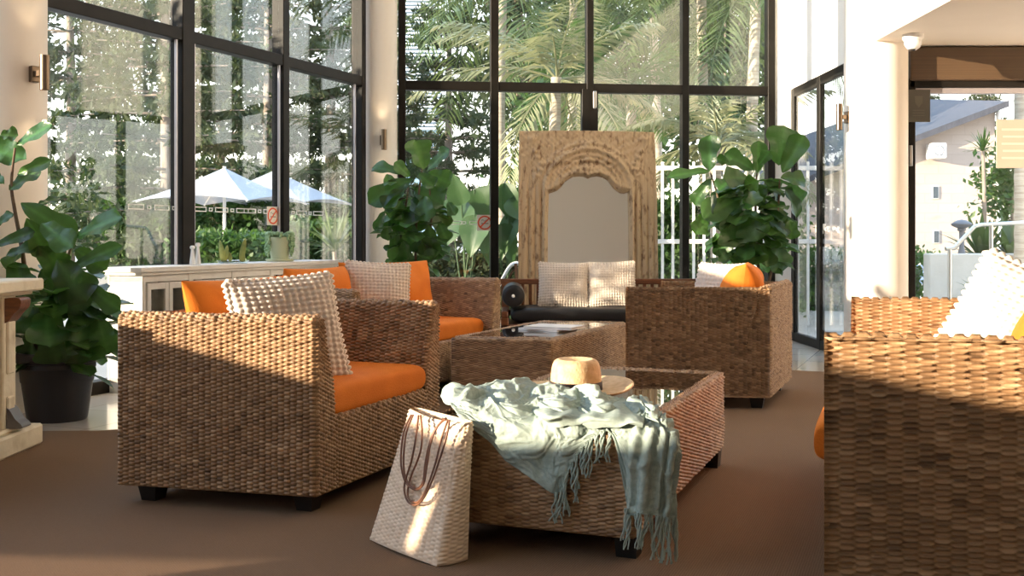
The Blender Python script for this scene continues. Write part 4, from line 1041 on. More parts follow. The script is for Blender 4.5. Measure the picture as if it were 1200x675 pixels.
# ------------------------------------------------------------------ fiddle-leaf figs
def leaf(mb, b, tip, width, nrm, fold=.18, droop=.12, shape='fig', seed=0, nt=9, wave=.05, tone=None):
    b, tip = np.asarray(b, float), np.asarray(tip, float); L = np.linalg.norm(tip - b); T = (tip - b) / L
    S = unit(np.cross(T, nrm)); N = unit(np.cross(S, T)); r = random.Random(seed)
    t = np.linspace(0, 1, nt); x = np.linspace(-1, 1, 7)
    if shape == 'fig':
        w = np.interp(t, [0, .05, .2, .38, .5, .7, .86, .95, 1], [.03, .22, .58, .66, .70, .98, .92, .55, .06])
    elif shape == 'heart':
        w = np.interp(t, [0, .04, .12, .25, .45, .7, .88, 1], [.25, .62, .88, 1.0, .92, .58, .24, .02])
    else:
        w = np.sin(PI * np.clip(t * .94 + .05, 0, 1)) ** .7
    ph = r.random() * 6
    G = np.zeros((nt, 7, 3))
    for j, xx in enumerate(x):
        ww = w * width / 2 * xx
        h = fold * abs(xx) * w * width * .5 - droop * L * t ** 2 * 1.0 + droop * L * t + wave * width * abs(xx) ** 2 * np.sin(t * 13 + ph + (2 if xx > 0 else 0)) 
        G[:, j] = b + T * (t * L)[:, None] + S * ww[:, None] + N * h[:, None]
    if tone is not None:
        tn_ = np.tile(np.asarray(tone), (nt, 7, 1)); tn_[:, 3] *= 1.9; tn_[1::2, 1:6] *= 1.16
        mb.grid(G, tn_.reshape(-1, 3))
    else: mb.grid(G)
def ftone(rd):
    k = rd.uniform(.65, 1.5); return A3(.030 + .012 * rd.random(), .088, .020 + .008 * rd.random()) * k
def fig_plant(label, D0, zoom, leaves, stems, pot, fill=0, seed=1, center=(0, 0), spread=(30, 40), lw=.13):
    ox, oy, sc = zoom; rd = random.Random(seed); px2m = D0 / F
    root = thing('fiddle_leaf_fig', label, 'potted plant', (pot[0], pot[1], 0), 'potted fiddle leaf figs')
    mb = MB()
    for (x0, y0, x1, y1, w) in leaves:
        dz = rd.uniform(-.16, .10); tilt = rd.uniform(-.12, .12)
        b = P(ox + x0 / sc, oy + y0 / sc, D0 + dz * .8); tip = P(ox + x1 / sc, oy + y1 / sc, D0 + dz + tilt)
        n_ = A3(rd.uniform(-.65, .55), -1, rd.uniform(.1, .9)); tone = ftone(rd)
        leaf(mb, b, tip, w / sc * px2m * 1.25, n_, seed=rd.randrange(9999), fold=rd.uniform(.1, .45), droop=rd.uniform(-.05, .25), tone=tone, wave=.07, nt=13)
    for k in range(fill):
        th = rd.uniform(0, 2 * PI); u = rd.uniform(-1, 1); cx = ox + center[0] / sc; cy = oy + center[1] / sc
        y = cy + u * spread[1] / sc; sp = spread[0] / sc * math.sqrt(max(.15, 1 - u * u * .8)) * px2m
        b = P(cx, y, D0 + .1) + A3(math.cos(th) * sp * .35, math.sin(th) * sp * .35, 0)
        L = rd.uniform(.14, .24); dirv = unit(A3(math.cos(th), math.sin(th), rd.uniform(-1.1, .3)))
        tip = b + dirv * L + A3(math.cos(th), math.sin(th), 0) * sp * .3
        leaf(mb, b, tip, rd.uniform(.8, 1.1) * lw, A3(math.cos(th) * .6, math.sin(th) * .6, .8), seed=rd.randrange(9999), fold=.25, droop=rd.uniform(0, .25), tone=ftone(rd))
    f = mb.build('foliage', 'fig_leaf', root, smooth=True, tone=True)
    mb = MB()
    for pts in stems:
        p3 = [P(ox + x / sc, oy + y / sc, D0 + .04) for x, y in pts]; p3 = [A3(pot[0] + (p3[0][0] - pot[0]) * .3, pot[1], pot[2] - .04)] + p3
        mb.tube(smooth_profile_3(p3), np.linspace(.016, .006, len(smooth_profile_3(p3))), n=6)
    mb.build('stems', 'fig_stem', root, smooth=True)
    x, y, h, r0, r1, m = pot[0], pot[1], pot[2], pot[3], pot[4], pot[5]
    mb = MB(); mb.lathe([(.0005, .0), (r0, .0), (r0 + .006, .012), (lerp(r0, r1, .55), h * .55), (lerp(r0, r1, .57) + .004, h * .57), (lerp(r0, r1, .75), h * .75), (lerp(r0, r1, .77) + .004, h * .77), (r1 - .012, h - .06), (r1, h - .055), (r1 + .008, h - .01), (r1 + .004, h), (r1 - .015, h), (r1 - .02, h - .04), (.0005, h - .045)], (x, y, 0.0), n=48)
    mb.build('pot', m, root, smooth=True, auto=.6)
    mb = MB(); mb.lathe([(r1 - .019, h - .043), (r1 * .5, h - .03), (.0005, h - .028)], (x, y, 0), n=24); mb.build('soil', 'soil', root, smooth=True)
def smooth_profile_3(pts, n=5):
    pts = np.asarray(pts, float); out = []; m = len(pts)
    for i in range(m - 1):
        p0, p1, p2, p3 = pts[max(i - 1, 0)], pts[i], pts[i + 1], pts[min(i + 2, m - 1)]
        for t in np.linspace(0, 1, n, endpoint=False):
            out.append(.5 * (2 * p1 + (p2 - p0) * t + (2 * p0 - 5 * p1 + 4 * p2 - p3) * t * t + (3 * p1 - p0 - 3 * p2 + p3) * t ** 3))
    out.append(pts[-1]); return np.array(out)
LL = [(45, 112, 137, 58, 46), (70, 150, -25, 122, 84), (45, 190, 136, 152, 30), (25, 232, 104, 176, 52), (0, 88, 48, 88, 42), (10, 215, -28, 195, 36), (55, 265, 200, 360, 66), (203, 356, 322, 303, 62),
      (100, 268, 158, 252, 26), (192, 437, 322, 378, 40), (70, 305, 125, 405, 54), (110, 318, 192, 385, 62), (198, 388, 282, 442, 54), (-5, 325, 34, 292, 30), (-15, 378, 92, 340, 34), (15, 405, 104, 375, 34),
      (150, 415, 228, 525, 94), (108, 440, 192, 545, 100), (228, 478, 318, 548, 48), (160, 540, 245, 575, 54), (230, 535, 275, 575, 40), (80, 530, 78, 610, 72), (120, 555, 130, 645, 92), (185, 565, 232, 655, 92),
      (258, 565, 284, 665, 74), (215, 640, 275, 676, 36), (60, 470, 72, 565, 60), (130, 600, 150, 690, 84), (90, 600, 84, 690, 70), (200, 610, 212, 690, 80), (60, 380, 20, 450, 60), (40, 420, 60, 500, 70),
      (100, 380, 170, 440, 70), (150, 470, 215, 560, 80), (240, 600, 292, 640, 50)]
fig_plant('large fiddle leaf fig in a black pot beside the left mantel', 5.74, (0, 120, 2.25), LL, [[(95, 640), (60, 400), (40, 290), (30, 215), (40, 120)], [(150, 640), (160, 480), (195, 360)]],
          (-2.43, 5.93, .365, .148, .205, 'black_pot'), fill=60, seed=3, center=(150, 570), spread=(170, 120), lw=.15)
ML = [(285, 185, 248, 52, 104), (300, 190, 400, 92, 62), (305, 200, 405, 245, 92), (190, 200, 60, 178, 62), (240, 225, 45, 335, 92), (205, 265, 112, 355, 74), (215, 258, 255, 275, 34), (245, 270, 375, 335, 110), (230, 340, 165, 455, 104),
      (250, 365, 272, 455, 74), (115, 365, 78, 455, 44), (330, 325, 375, 445, 84), (395, 325, 425, 385, 44), (240, 425, 228, 545, 94), (310, 425, 335, 570, 84), (160, 445, 162, 590, 62), (200, 495, 212, 600, 66), (280, 495, 300, 595, 74),
      (355, 415, 392, 500, 60), (130, 395, 128, 495, 50), (225, 215, 160, 150, 50), (290, 300, 300, 410, 90), (190, 320, 140, 400, 70), (265, 200, 330, 260, 70), (170, 240, 110, 230, 60), (340, 480, 345, 580, 60)]
fig_plant('fiddle leaf fig by the column between the left and back windows', 9.02, (420, 150, 3.75), ML, [[(250, 600), (255, 400), (270, 250), (280, 180)], [(220, 600), (205, 400), (220, 260)], [(290, 600), (320, 420), (310, 230)]],
          (-.83, 9.06, .58, .15, .20, 'black_pot'), fill=60, seed=5, center=(240, 430), spread=(130, 150), lw=.17)
RL = [(165, 228, 168, 92, 74), (168, 226, 8, 250, 44), (335, 225, 222, 160, 62), (345, 235, 352, 112, 54), (425, 205, 448, 55, 118), (440, 232, 524, 92, 76), (435, 250, 528, 262, 66), (350, 205, 392, 150, 40), (310, 255, 215, 252, 72),
      (300, 285, 350, 262, 60), (175, 255, 110, 355, 54), (190, 310, 150, 405, 46), (285, 325, 142, 405, 92), (235, 385, 262, 515, 112), (300, 375, 345, 490, 112), (400, 335, 412, 490, 116), (450, 295, 492, 402, 74), (145, 385, 116, 465, 62),
      (190, 460, 222, 545, 66), (305, 490, 312, 585, 116), (420, 470, 434, 612, 94), (470, 410, 472, 485, 56), (350, 430, 325, 505, 60), (200, 520, 230, 565, 50), (370, 265, 430, 315, 70), (230, 300, 290, 360, 80), (380, 280, 330, 350, 80),
      (260, 250, 200, 300, 60), (460, 270, 515, 340, 56), (370, 500, 380, 590, 70), (240, 200, 190, 180, 40)]
fig_plant('fiddle leaf fig behind the centre right armchair against the back window', 8.75, (780, 130, 3.217), RL, [[(350, 640), (340, 480), (340, 300), (345, 230)], [(390, 640), (420, 420), (430, 260)], [(320, 640), (230, 420), (170, 235)]],
          (1.80, 8.72, .60, .16, .21, 'black_pot'), fill=80, seed=8, center=(320, 420), spread=(150, 160), lw=.18)
# ------------------------------------------------------------------ outdoors
mb = MB(); mb.prism([(-60, -20, -.03), (-9, -20, -.03), (-7.3, -4.3, -.03), (-1.5, 9.98, -.03), (-1.05, 10.25, -.03), (2.5, 10.7, -.03), (6.0, 10.7, -.03), (6.0, 13, -.03), (4.6, 13, -.03), (4.6, 130, -.03), (-60, 130, -.03)], (0, 0, -.3)); struct(mb.build('ground', 'paving'))
mb = MB(); mb.prism([(3.0, 8.7, -.02), (6.5, 8.7, -.02), (6.5, 12.2, -.02), (3.0, 12.2, -.02)], (0, 0, -.3)); struct(mb.build('ground_porch', 'paving'))
mb = MB(); mb.prism([(4.6, 12.3, -.9), (60, 8, -.9), (60, 130, -.9), (4.6, 130, -.9)], (0, 0, -.2)); struct(mb.build('ground_street', 'asphalt'))
RG = np.random.default_rng(77)
def leafcloud(centers, per, spread, size, aspect=.4, rng=RG, droop=0.0, outward=None):
    """many small leaf quads scattered round the given points"""
    C = np.repeat(np.asarray(centers, float), per, axis=0); n = len(C)
    p = C + rng.normal(0, 1, (n, 3)) * spread
    d = rng.normal(0, 1, (n, 3)); d[:, 2] -= droop; d /= np.linalg.norm(d, axis=1, keepdims=True)
    s = np.cross(d, rng.normal(0, 1, (n, 3))); s /= np.linalg.norm(s, axis=1, keepdims=True) + 1e-9
    L = size * rng.uniform(.6, 1.3, (n, 1)); w = L * aspect
    V = np.stack([p, p + d * L * .5 + s * w * .5, p + d * L, p + d * L * .5 - s * w * .5], 1).reshape(-1, 3)
    return V, np.arange(n * 4).reshape(-1, 4)
def copy_tree(root, loc, rz=0, sc=1, label=None):
    r = root.copy(); COL.objects.link(r); r.location = loc; r.rotation_euler = (0, 0, rz); r.scale = (sc, sc, sc)
    if label: r['label'] = label
    for ch in list(root.children):
        c = ch.copy(); COL.objects.link(c); c.parent = r
    return r
# conifers
def conifer(seed, H):
    rd = random.Random(seed); rng = np.random.default_rng(seed)
    root = thing('conifer_tree', 'tall conifer with open tiers of branches outside beyond the left windows', 'tree', (0, 0, 0), 'conifers beyond the left windows')
    mt = MB(); mt.tube([(0, 0, -.05), (.08, .03, H * .4), (0, .05, H * .75), (.02, 0, H)], [.17, .13, .08, .02], n=8)
    cs = []
    z = .9
    while z < H - .3:
        k = (z / H); nb = rd.randint(5, 7); R = 2.5 * (1 - k ** 2.2) + .35
        for j in range(nb):
            a = 2 * PI * (j + rd.random() * .6) / nb; L = R * rd.uniform(.65, 1.1); pts = []
            for t in np.linspace(0, 1, 5): pts.append((L * t * math.cos(a), L * t * math.sin(a), z + .15 * t - .35 * L * .35 * t * t + .10 * t ** 3))
            mt.tube(pts, np.linspace(.035, .010, 5), n=4, cap=False)
            for t in np.linspace(.30, 1.02, int(4 + L * 4.2)):
                x = np.interp(t, np.linspace(0, 1, 5), [q[0] for q in pts]); y = np.interp(t, np.linspace(0, 1, 5), [q[1] for q in pts]); zz = np.interp(t, np.linspace(0, 1, 5), [q[2] for q in pts])
                
                if rd.random() < .72: cs.append((x + rd.gauss(0, .11), y + rd.gauss(0, .11), zz + rd.gauss(0, .04)))
        z += rd.uniform(.42, .75)
    mb = MB(); V, Fq = leafcloud(cs, 15, np.array([.12, .12, .06]), .25, .36, rng); mb.add(V, Fq); mb.build('foliage', 'pine_leaf', root)
    mt.build('trunk', 'bark', root, smooth=True)
    return root
cp_ = [conifer(101, 11.0), conifer(102, 9.5)]
spots = [(80, 30, 0), (196, 25, 1), (262, 38, 1), (312, 29, 0), (385, 31, 0), (528, 34, 1), (140, 44, 0), (432, 38, 1)]
first = {}
for i, (px, D, k) in enumerate(spots):
    X = (px - 600) * D / F; sc = .95 + .12 * ((i * 37) % 5) / 4
    if k not in first: first[k] = 1; r = cp_[k]; r.location = (X, D, -.03); r.rotation_euler = (0, 0, i * 1.7)
    else: copy_tree(cp_[k], (X, D, -.03), i * 1.7, sc)
for i, (px, D) in enumerate(((1085, 46), (1125, 50), (1150, 44))):
    r = copy_tree(cp_[i % 2], ((px - 600) * D / F, D, -.9), i * 2.1, .72, 'leafy treetop showing above the grey roof beyond the entrance'); r['group'] = 'treetops above the roof'
# broadleaf trees behind the palms
def broadleaf(label, px, D, H, R, seed, m='pine_leaf'):
    rng = np.random.default_rng(seed); rd = random.Random(seed); X = (px - 600) * D / F
    root = thing('shade_tree', label, 'tree', (X, D, -.03)); mt = MB(); mt.tube([(X, D, -.05), (X + .1, D, H * .35), (X - .05, D, H * .6)], [.16, .12, .08], n=8); cs = []
    for k in range(26):
        a = rd.random() * 6.28; b = rd.uniform(-.5, 1); e = A3(X + R * math.cos(a) * rd.uniform(.3, 1), D + R * .7 * math.sin(a), H * .62 + b * H * .38)
        mt.tube([(X, D, H * .35 + .1 * k / 26), lerp(A3(X, D, H * .5), e, .5) + A3(0, 0, .1), e], [.05, .035, .012], n=5, cap=False)
        cs.append(e + rng.normal(0, 1, (46, 3)) * np.array([R * .26, R * .26, H * .07]))
    cs = np.concatenate(cs); mb = MB(); V, Fq = leafcloud(cs, 5, .10, .24, .5, rng); mb.add(V, Fq); mb.build('foliage', m, root); mt.build('trunk', 'bark', root, smooth=True)
broadleaf('dark leafy tree behind the upper centre left pane of the back window', 618, 27, 8.0, 1.7, 1)
broadleaf('dark leafy tree behind the upper centre right pane of the back window', 752, 30, 8.6, 1.8, 2)
broadleaf('leafy tree behind the right end panes of the back window', 850, 26, 6.8, 1.4, 3)
broadleaf('low leafy tree behind the carved mirror and palms', 700, 24, 4.6, 1.6, 4, 'bush_leaf')
# palms
def palm(seed, H, nf, FL, matn, droop=.9, low=0):
    rd = random.Random(seed); root = thing('palm_tree', 'palm', 'palm', (0, 0, 0), 'palms beyond the back window')
    mt = MB(); z = np.linspace(-.05, H, 14); mt.tube(np.stack([.05 * np.sin(z * .7 + seed), .04 * np.cos(z * .9), z], 1), .085 - .025 * z / H + .006 * (np.arange(14) % 2), n=10)
    mt.build('trunk', 'palm_trunk', root, smooth=True)
    for i in range(nf):
        a = i * 2.399 + rd.random() * .4; el = rd.uniform(.1, 1.25) if i < nf * .7 else rd.uniform(-.5, .2)
        L = FL * rd.uniform(.8, 1.15); n = 12; t = np.linspace(0, 1, n); d = A3(math.cos(a), math.sin(a), 0)
        ang = el - droop * t * 1.25; ds = L / (n - 1); pr = [A3(0, 0, H - .03)]
        for k in range(1, n): pr.append(pr[-1] + (d * math.cos(ang[k]) + A3(0, 0, 1) * math.sin(ang[k])) * ds)
        pr = np.array(pr); mb = MB(); mb.tube(pr, np.linspace(.016, .004, n), n=4, cap=False)
        m = 34; V = []; side = A3(-d[1], d[0], 0)
        for j in range(m):
            u = .10 + .90 * j / m; q = np.array([np.interp(u, t, pr[:, c]) for c in range(3)]); q2 = np.array([np.interp(min(u + .04, 1), t, pr[:, c]) for c in range(3)]); T = unit(q2 - q + 1e-6)
            Ll = FL * .30 * math.sin(PI * (u * .80 + .16)) ** .8 * rd.uniform(.85, 1.1)
            for s in (-1, 1):
                dd = unit(side * s * .85 + T * .65 + A3(0, 0, rd.uniform(-.35, .15))); w_ = .016 + .008 * rd.random(); e = q + dd * Ll + A3(0, 0, -.22 * Ll)
                mid = q + dd * Ll * .5; V += [q, mid + T * w_, e, mid - T * w_]
        mb.add(V, np.arange(len(V)).reshape(-1, 4)); mb.build('frond', matn, root)
    return root
plist = [(590, 15.5, 4.6, 16, 2.3, 'palm_leaf', 'palm with a slim trunk behind the left panes of the back window'),
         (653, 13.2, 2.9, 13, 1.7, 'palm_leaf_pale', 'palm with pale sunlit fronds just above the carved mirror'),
         (668, 17.5, 4.9, 15, 2.3, 'palm_leaf', 'tall palm behind the upper centre panes of the back window'),
         (735, 14.6, 3.0, 13, 1.9, 'bush_leaf', 'bright green young palm right of the carved mirror top'),
         (768, 18.0, 5.4, 16, 2.4, 'palm_leaf', 'tall dark palm behind the centre right upper pane'),
         (826, 15.0, 4.7, 15, 2.2, 'palm_leaf', 'palm behind the right upper pane of the back window'),
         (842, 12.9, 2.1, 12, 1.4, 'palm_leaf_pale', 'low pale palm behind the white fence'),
         (884, 14.0, 4.3, 15, 2.1, 'palm_leaf', 'palm with leaning pale trunk at the right end of the back window')]
for i, (px, D, H, nf, FL, m, lb) in enumerate(plist):
    r = palm(i + 3, H, nf, FL, m); r.location = ((px - 600) * D / F, D, -.03); r['label'] = lb
# elephant ears
def ear_plant(label, leaves, base_px, D0, seed):
    rd = random.Random(seed); c = P(*base_px, D0); c[2] = -.03; root = thing('elephant_ear_plant', label, 'garden plant', tuple(c), 'elephant ear plants')
    for (x0, y0, x1, y1, w) in leaves:
        D = D0 + rd.uniform(-.15, .25); b = P(x0, y0, D); tip = P(x1, y1, D - rd.uniform(0, .1)); mb = MB()
        leaf(mb, b, tip, w * D / F * 1.1, A3(rd.uniform(-.6, .2), -1, rd.uniform(.1, .5)), shape='heart', seed=rd.randrange(999), nt=12, fold=.25, droop=.1, wave=.02)
        lf = mb.build('leaf', 'ear_leaf', root, smooth=True)
        mb = MB(); mb.tube(smooth_profile_3([c + A3(rd.uniform(-.05, .05), 0, 0), lerp(c, b, .5) + A3(rd.uniform(-.06, .06), .02, .1), b]), .010, n=5, cap=False); mb.build('leaf_stalk', 'ear_leaf', root, smooth=True)
ear_plant('broad leaved elephant ear plant outside beside the left no smoking sticker pane', [(541, 240, 531, 203, 26), (556, 222, 578, 262, 40), (545, 236, 518, 292, 48), (562, 252, 551, 302, 38), (530, 250, 512, 275, 30), (572, 260, 574, 312, 30)], (545, 330), 11.7, 3)
ear_plant('elephant ear plant in the gap between the dark upright and mirror', [(590, 215, 607, 268, 26), (604, 250, 588, 305, 26), (598, 232, 618, 262, 30), (588, 262, 602, 312, 24)], (598, 330), 11.9, 4)
# hedges and shrubs
def hedge(label, px0, px1, D, h, th, n, seed, m='bush_leaf', z0=-.03, size=.09, name='hedge', cat='hedge'):
    rng = np.random.default_rng(seed); x0, x1 = (px0 - 600) * D / F, (px1 - 600) * D / F
    root = thing(name, label, cat, ((x0 + x1) / 2, D, z0))
    c = np.stack([rng.uniform(x0, x1, n), D + rng.uniform(-th / 2, th / 2, n), z0 + h * rng.uniform(.02, 1, n) ** .75], 1)
    k = rng.random(n); c[:, 1] = np.where(k < .45, D - th / 2, c[:, 1]); c[:, 2] = np.where(k > .8, z0 + h, c[:, 2])
    mb = MB(); V, Fq = leafcloud(c, 6, .055, size, .5, rng); mb.add(V, Fq); mb.build('foliage', m, root)
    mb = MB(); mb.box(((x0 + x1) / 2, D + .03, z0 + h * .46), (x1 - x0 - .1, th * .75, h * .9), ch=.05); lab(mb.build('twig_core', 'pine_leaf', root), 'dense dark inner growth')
hedge('long clipped hedge behind the white umbrellas', 130, 425, 25.2, 1.75, .9, 2600, 1, size=.16)
hedge('clipped hedge inside the left windows garden below the umbrellas', 215, 330, 13.5, .95, .6, 1300, 2)
hedge('shaggy hedge outside the right end of the left windows', 330, 425, 14.5, 1.1, .6, 1200, 3)
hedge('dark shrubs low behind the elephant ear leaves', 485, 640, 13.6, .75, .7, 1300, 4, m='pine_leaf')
hedge('green shrubs behind the white picket fence', 765, 935, 14.2, 1.4, .7, 1500, 5)
hedge('shrubs outside the narrow right windows', 940, 1075, 15.5, 1.6, .8, 1200, 6, z0=-.9)
hedge('low clipped hedge along the foot of the beige building', 1055, 1100, 22.5, 1.45, .5, 500, 7, z0=-.9)
rng = np.random.default_rng(55)
hedge('unseen shrubs added outside the left facade to block sun', 0, 1, 1.0, .01, .01, 1, 99) if False else None
ho = thing('sun_block_hedge', 'tall dense hedge out of view past the left edge, added to block low sun', 'hedge', (-6.3, 6.6, -.03))  # added out of view to keep low sun off the mirror
nn = 3000; c = np.stack([rng.uniform(-6.7, -5.9, nn), rng.uniform(5.45, 8.2, nn), -.03 + 3.15 * rng.random(nn) ** .7], 1); mb = MB(); V, Fq = leafcloud(c, 5, .06, .12, .5, rng); mb.add(V, Fq); mb.build('foliage', 'bush_leaf', ho)
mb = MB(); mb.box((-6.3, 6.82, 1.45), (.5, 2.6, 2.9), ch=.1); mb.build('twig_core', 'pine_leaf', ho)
# spiky plants
def spiky(label, base, n, L, w, m, seed, up=.5, trunk=0):
    rd = random.Random(seed); base = np.asarray(base, float); root = thing('yucca_plant', label, 'garden plant', tuple(base)); c = base + A3(0, 0, trunk)
    mb = MB()
    for k in range(n):
        a = k * 2.399; e = rd.uniform(-.2, 1.45) * (1 - up) + up * 1.1; Lk = L * rd.uniform(.7, 1.15); t = np.linspace(0, 1, 6); d = A3(math.cos(a), math.sin(a), 0); s = A3(-d[1], d[0], 0)
        ctr = c + d * (Lk * t * math.cos(e))[:, None] + A3(0, 0, 1) * (Lk * (t * math.sin(e) - .35 * t * t * math.cos(e)))[:, None]; ww = w * np.sin(PI * np.clip(.12 + t * .86, 0, 1)) ** .8
        mb.grid(np.stack([ctr - s * ww[:, None], ctr + A3(0, 0, -.15) * ww[:, None], ctr + s * ww[:, None]], 1))
    mb.build('leaves', m, root, smooth=True)
    if trunk: mb = MB(); mb.tube([base, base + A3(.02, 0, trunk * .5), c], [.03, .026, .022], n=8); mb.build('stem', 'bark', root, smooth=True)
c = P(392, 282, 11.6); spiky('spiky yucca outside the right end of the left windows', (c[0], c[1], -.03), 46, .52, .018, 'palm_leaf', 1, .35, trunk=.85)
c = P(1142, 320, 11.6); spiky('arching strap leaved plant against the low concrete wall', (c[0], 11.30, .30), 60, .46, .014, 'bush_leaf', 2, .3, trunk=.0)
c = P(1150, 300, 12.7); spiky('tall pale bromeliad behind the handrail', (c[0], 12.7, .70), 34, .62, .035, 'palm_leaf', 3, .45)
c = P(1185, 300, 12.6); spiky('bromeliad by the ringed trunk at the right edge', (c[0], 12.6, .72), 34, .6, .035, 'palm_leaf', 4, .45)
c = P(1152, 177, 13.6); spiky('small spiky rosette high against the beige building', (c[0], 13.6, .6), 40, .30, .012, 'bush_leaf', 5, .2, trunk=c[2] - .6)
c = P(1192, 320, 11.4); spiky('strap leaved plant under the handrail at the right edge', (c[0], 11.30, .32), 50, .45, .014, 'bush_leaf', 6, .3)
mb = MB(); x, y = P(1196, 0, 11.9)[:2]; z = np.linspace(-.02, 4.0, 60); mb.tube(np.stack([0 * z + x, 0 * z + y, z], 1), .062 + .006 * (np.arange(60) % 3 == 0), n=12)
r = thing('palm_tree', 'slim ringed palm trunk at the right edge beyond the entrance', 'palm', (x, y, -.02)); mb.build('trunk', 'palm_trunk', r, smooth=True)
rng = np.random.default_rng(9); mb = MB(); cs = P(1186, 218, 13.8) + rng.normal(0, 1, (200, 3)) * np.array([.17, .2, .24]); V, Fq = leafcloud(cs, 7, .07, .10, .5, rng); mb.add(V, Fq)
c = P(1186, 218, 13.8); r = thing('garden_tree', 'small leafy tree beside the beige building beyond the entrance', 'tree', (c[0], c[1], -.9)); mb.build('foliage', 'bush_leaf', r)
mb = MB(); mb.tube([(c[0], c[1], -.9), (c[0] + .05, c[1], .4), (c[0], c[1], 1.5)], [.06, .05, .03], n=8); mb.build('trunk', 'bark', r, smooth=True)

# ------------------------------------------------------------------ garden umbrellas
def umbrella(label, px, D, apex_y, edge_y, half_px):
    s = F / D; X = (px - 600) / s; za = HC + (HOR - apex_y) / s; ze = HC + (HOR - edge_y) / s; h = half_px / s
    root = thing('garden_umbrella', label, 'umbrella', (X, D, -.03), 'pale garden umbrellas'); mb = MB(); rot = .5
    n = 8; ang = np.arange(4) * PI / 2 + rot; G = []
    cor = [A3(X + h * 1.18 * math.cos(a), D + h * 1.18 * math.sin(a), ze) for a in ang]; apx = A3(X, D, za)
    for i in range(4):
        a, b = cor[i], cor[(i + 1) % 4]; U, V = np.meshgrid(np.linspace(0, 1, 9), np.linspace(0.02, 1, 9), indexing='ij')
        e = lerp(a, b, U[..., None]); e[..., 2] += .10 * np.sin(PI * U) ; q = lerp(apx, e, V[..., None]); q[..., 2] -= .10 * np.sin(PI * V) * (.4 + .6 * np.sin(PI * U)); mb.grid(q)
    o = mb.build('canopy', 'umbrella_cloth', root, smooth=False); md = o.modifiers.new('thickness', 'SOLIDIFY'); md.thickness = .008
    mb = MB(); mb.tube([(X, D, -.03), (X, D, za + .03)], .03, n=10); mb.build('pole', 'white_fence', root, smooth=True)
    for a in cor: mb = MB(); mb.bar(lerp(apx, a, .03) - A3(0, 0, .05), lerp(apx, a, .96) - A3(0, 0, .03), .02, .025); mb.build('rib', 'white_fence', root)
    mb = MB(); mb.lathe([(.0005, .0), (.28, .0), (.28, .06), (.06, .09), (.05, .3), (.0005, .3)], (X, D, -.03), n=24); mb.build('base', 'concrete_wall', root, smooth=True, auto=.5)
umbrella('nearer white garden umbrella with its peak behind the left windows', 263, 20.0, 197, 238, 88)
umbrella('second white garden umbrella beyond the first, its slope down to the right', 322, 23.5, 200, 240, 86)

# ------------------------------------------------------------------ white picket fence
fr = thing('picket_fence', 'tall white metal picket fence right of the carved mirror', 'fence', (2.3, 12.6, -.03))
x0, x1, Df = (752 - 600) * 12.6 / F, (960 - 600) * 12.6 / F, 12.6
for y_ in (197, 283): 
    z = HC + (HOR - y_) * Df / F; mb = MB(); mb.box(((x0 + x1) / 2, Df, z), (x1 - x0, .035, .05), ch=.004); mb.build('rail', 'white_fence', fr)
x = x0; i = 0
while x < x1:
    wide = i % 7 == 4; mb = MB(); mb.box((x, Df, .9), (.075 if wide else .030, .05 if wide else .022, 1.86), ch=.003); mb.build('post' if wide else 'picket', 'white_fence', fr); x += .118; i += 1
# lounge chair outside the back window
r = thing('garden_lounger', 'curved garden lounger outside at the left of the mirror', 'lounger', (.0, 11.25, -.03))
pr = smooth_profile_3([P(584, 334, 11.25), P(590, 322, 11.25), P(597, 311, 11.25), P(604, 308, 11.25), P(609, 309.5, 11.25)], 5)
mb = MB(); G = np.stack([pr + A3(0, -.28, 0), pr, pr + A3(0, .28, 0)], 1); mb.grid(G); o = mb.build('sling', 'lounge_mesh', r, smooth=True); md = o.modifiers.new('thickness', 'SOLIDIFY'); md.thickness = .012
for dy in (-.30, .30):
    mb = MB(); mb.tube(pr + A3(.01, dy, -.005), .014, n=7); mb.build('side_rail', 'plastic_white', r, smooth=True)
    mb = MB(); mb.bar(pr[0] + A3(0, dy, 0), A3(pr[0][0] - .05, 11.25 + dy, -.03), .03, .03); mb.bar(pr[-6] + A3(0, dy, 0), A3(pr[-6][0] + .06, 11.25 + dy, -.03), .03, .03); mb.build('leg', 'lounge_wood', r)
pr2 = pr + A3(.035, 0, -.05); mb = MB(); G = np.stack([pr2 + A3(0, -.26, 0), pr2 + A3(0, .26, 0)], 1); mb.grid(G); o = mb.build('back_panel', 'lounge_wood', r, smooth=True); md = o.modifiers.new('thickness', 'SOLIDIFY'); md.thickness = .01

# ------------------------------------------------------------------ far tower
tw = thing('tower_block', 'distant pale glass tower behind the trees in the back window', 'building', (-57, 600, 0))
mb = MB(); mb.box((-57, 620, 90), (36, 30, 180)); mb.build('glass_wall', 'tower_glass', tw)
for i in range(60): 
    mb = MB(); mb.box((-57, 619, 60 + i * 2.0), (37.5, 33, .95)); mb.build('balcony_band', 'tower_white', tw)

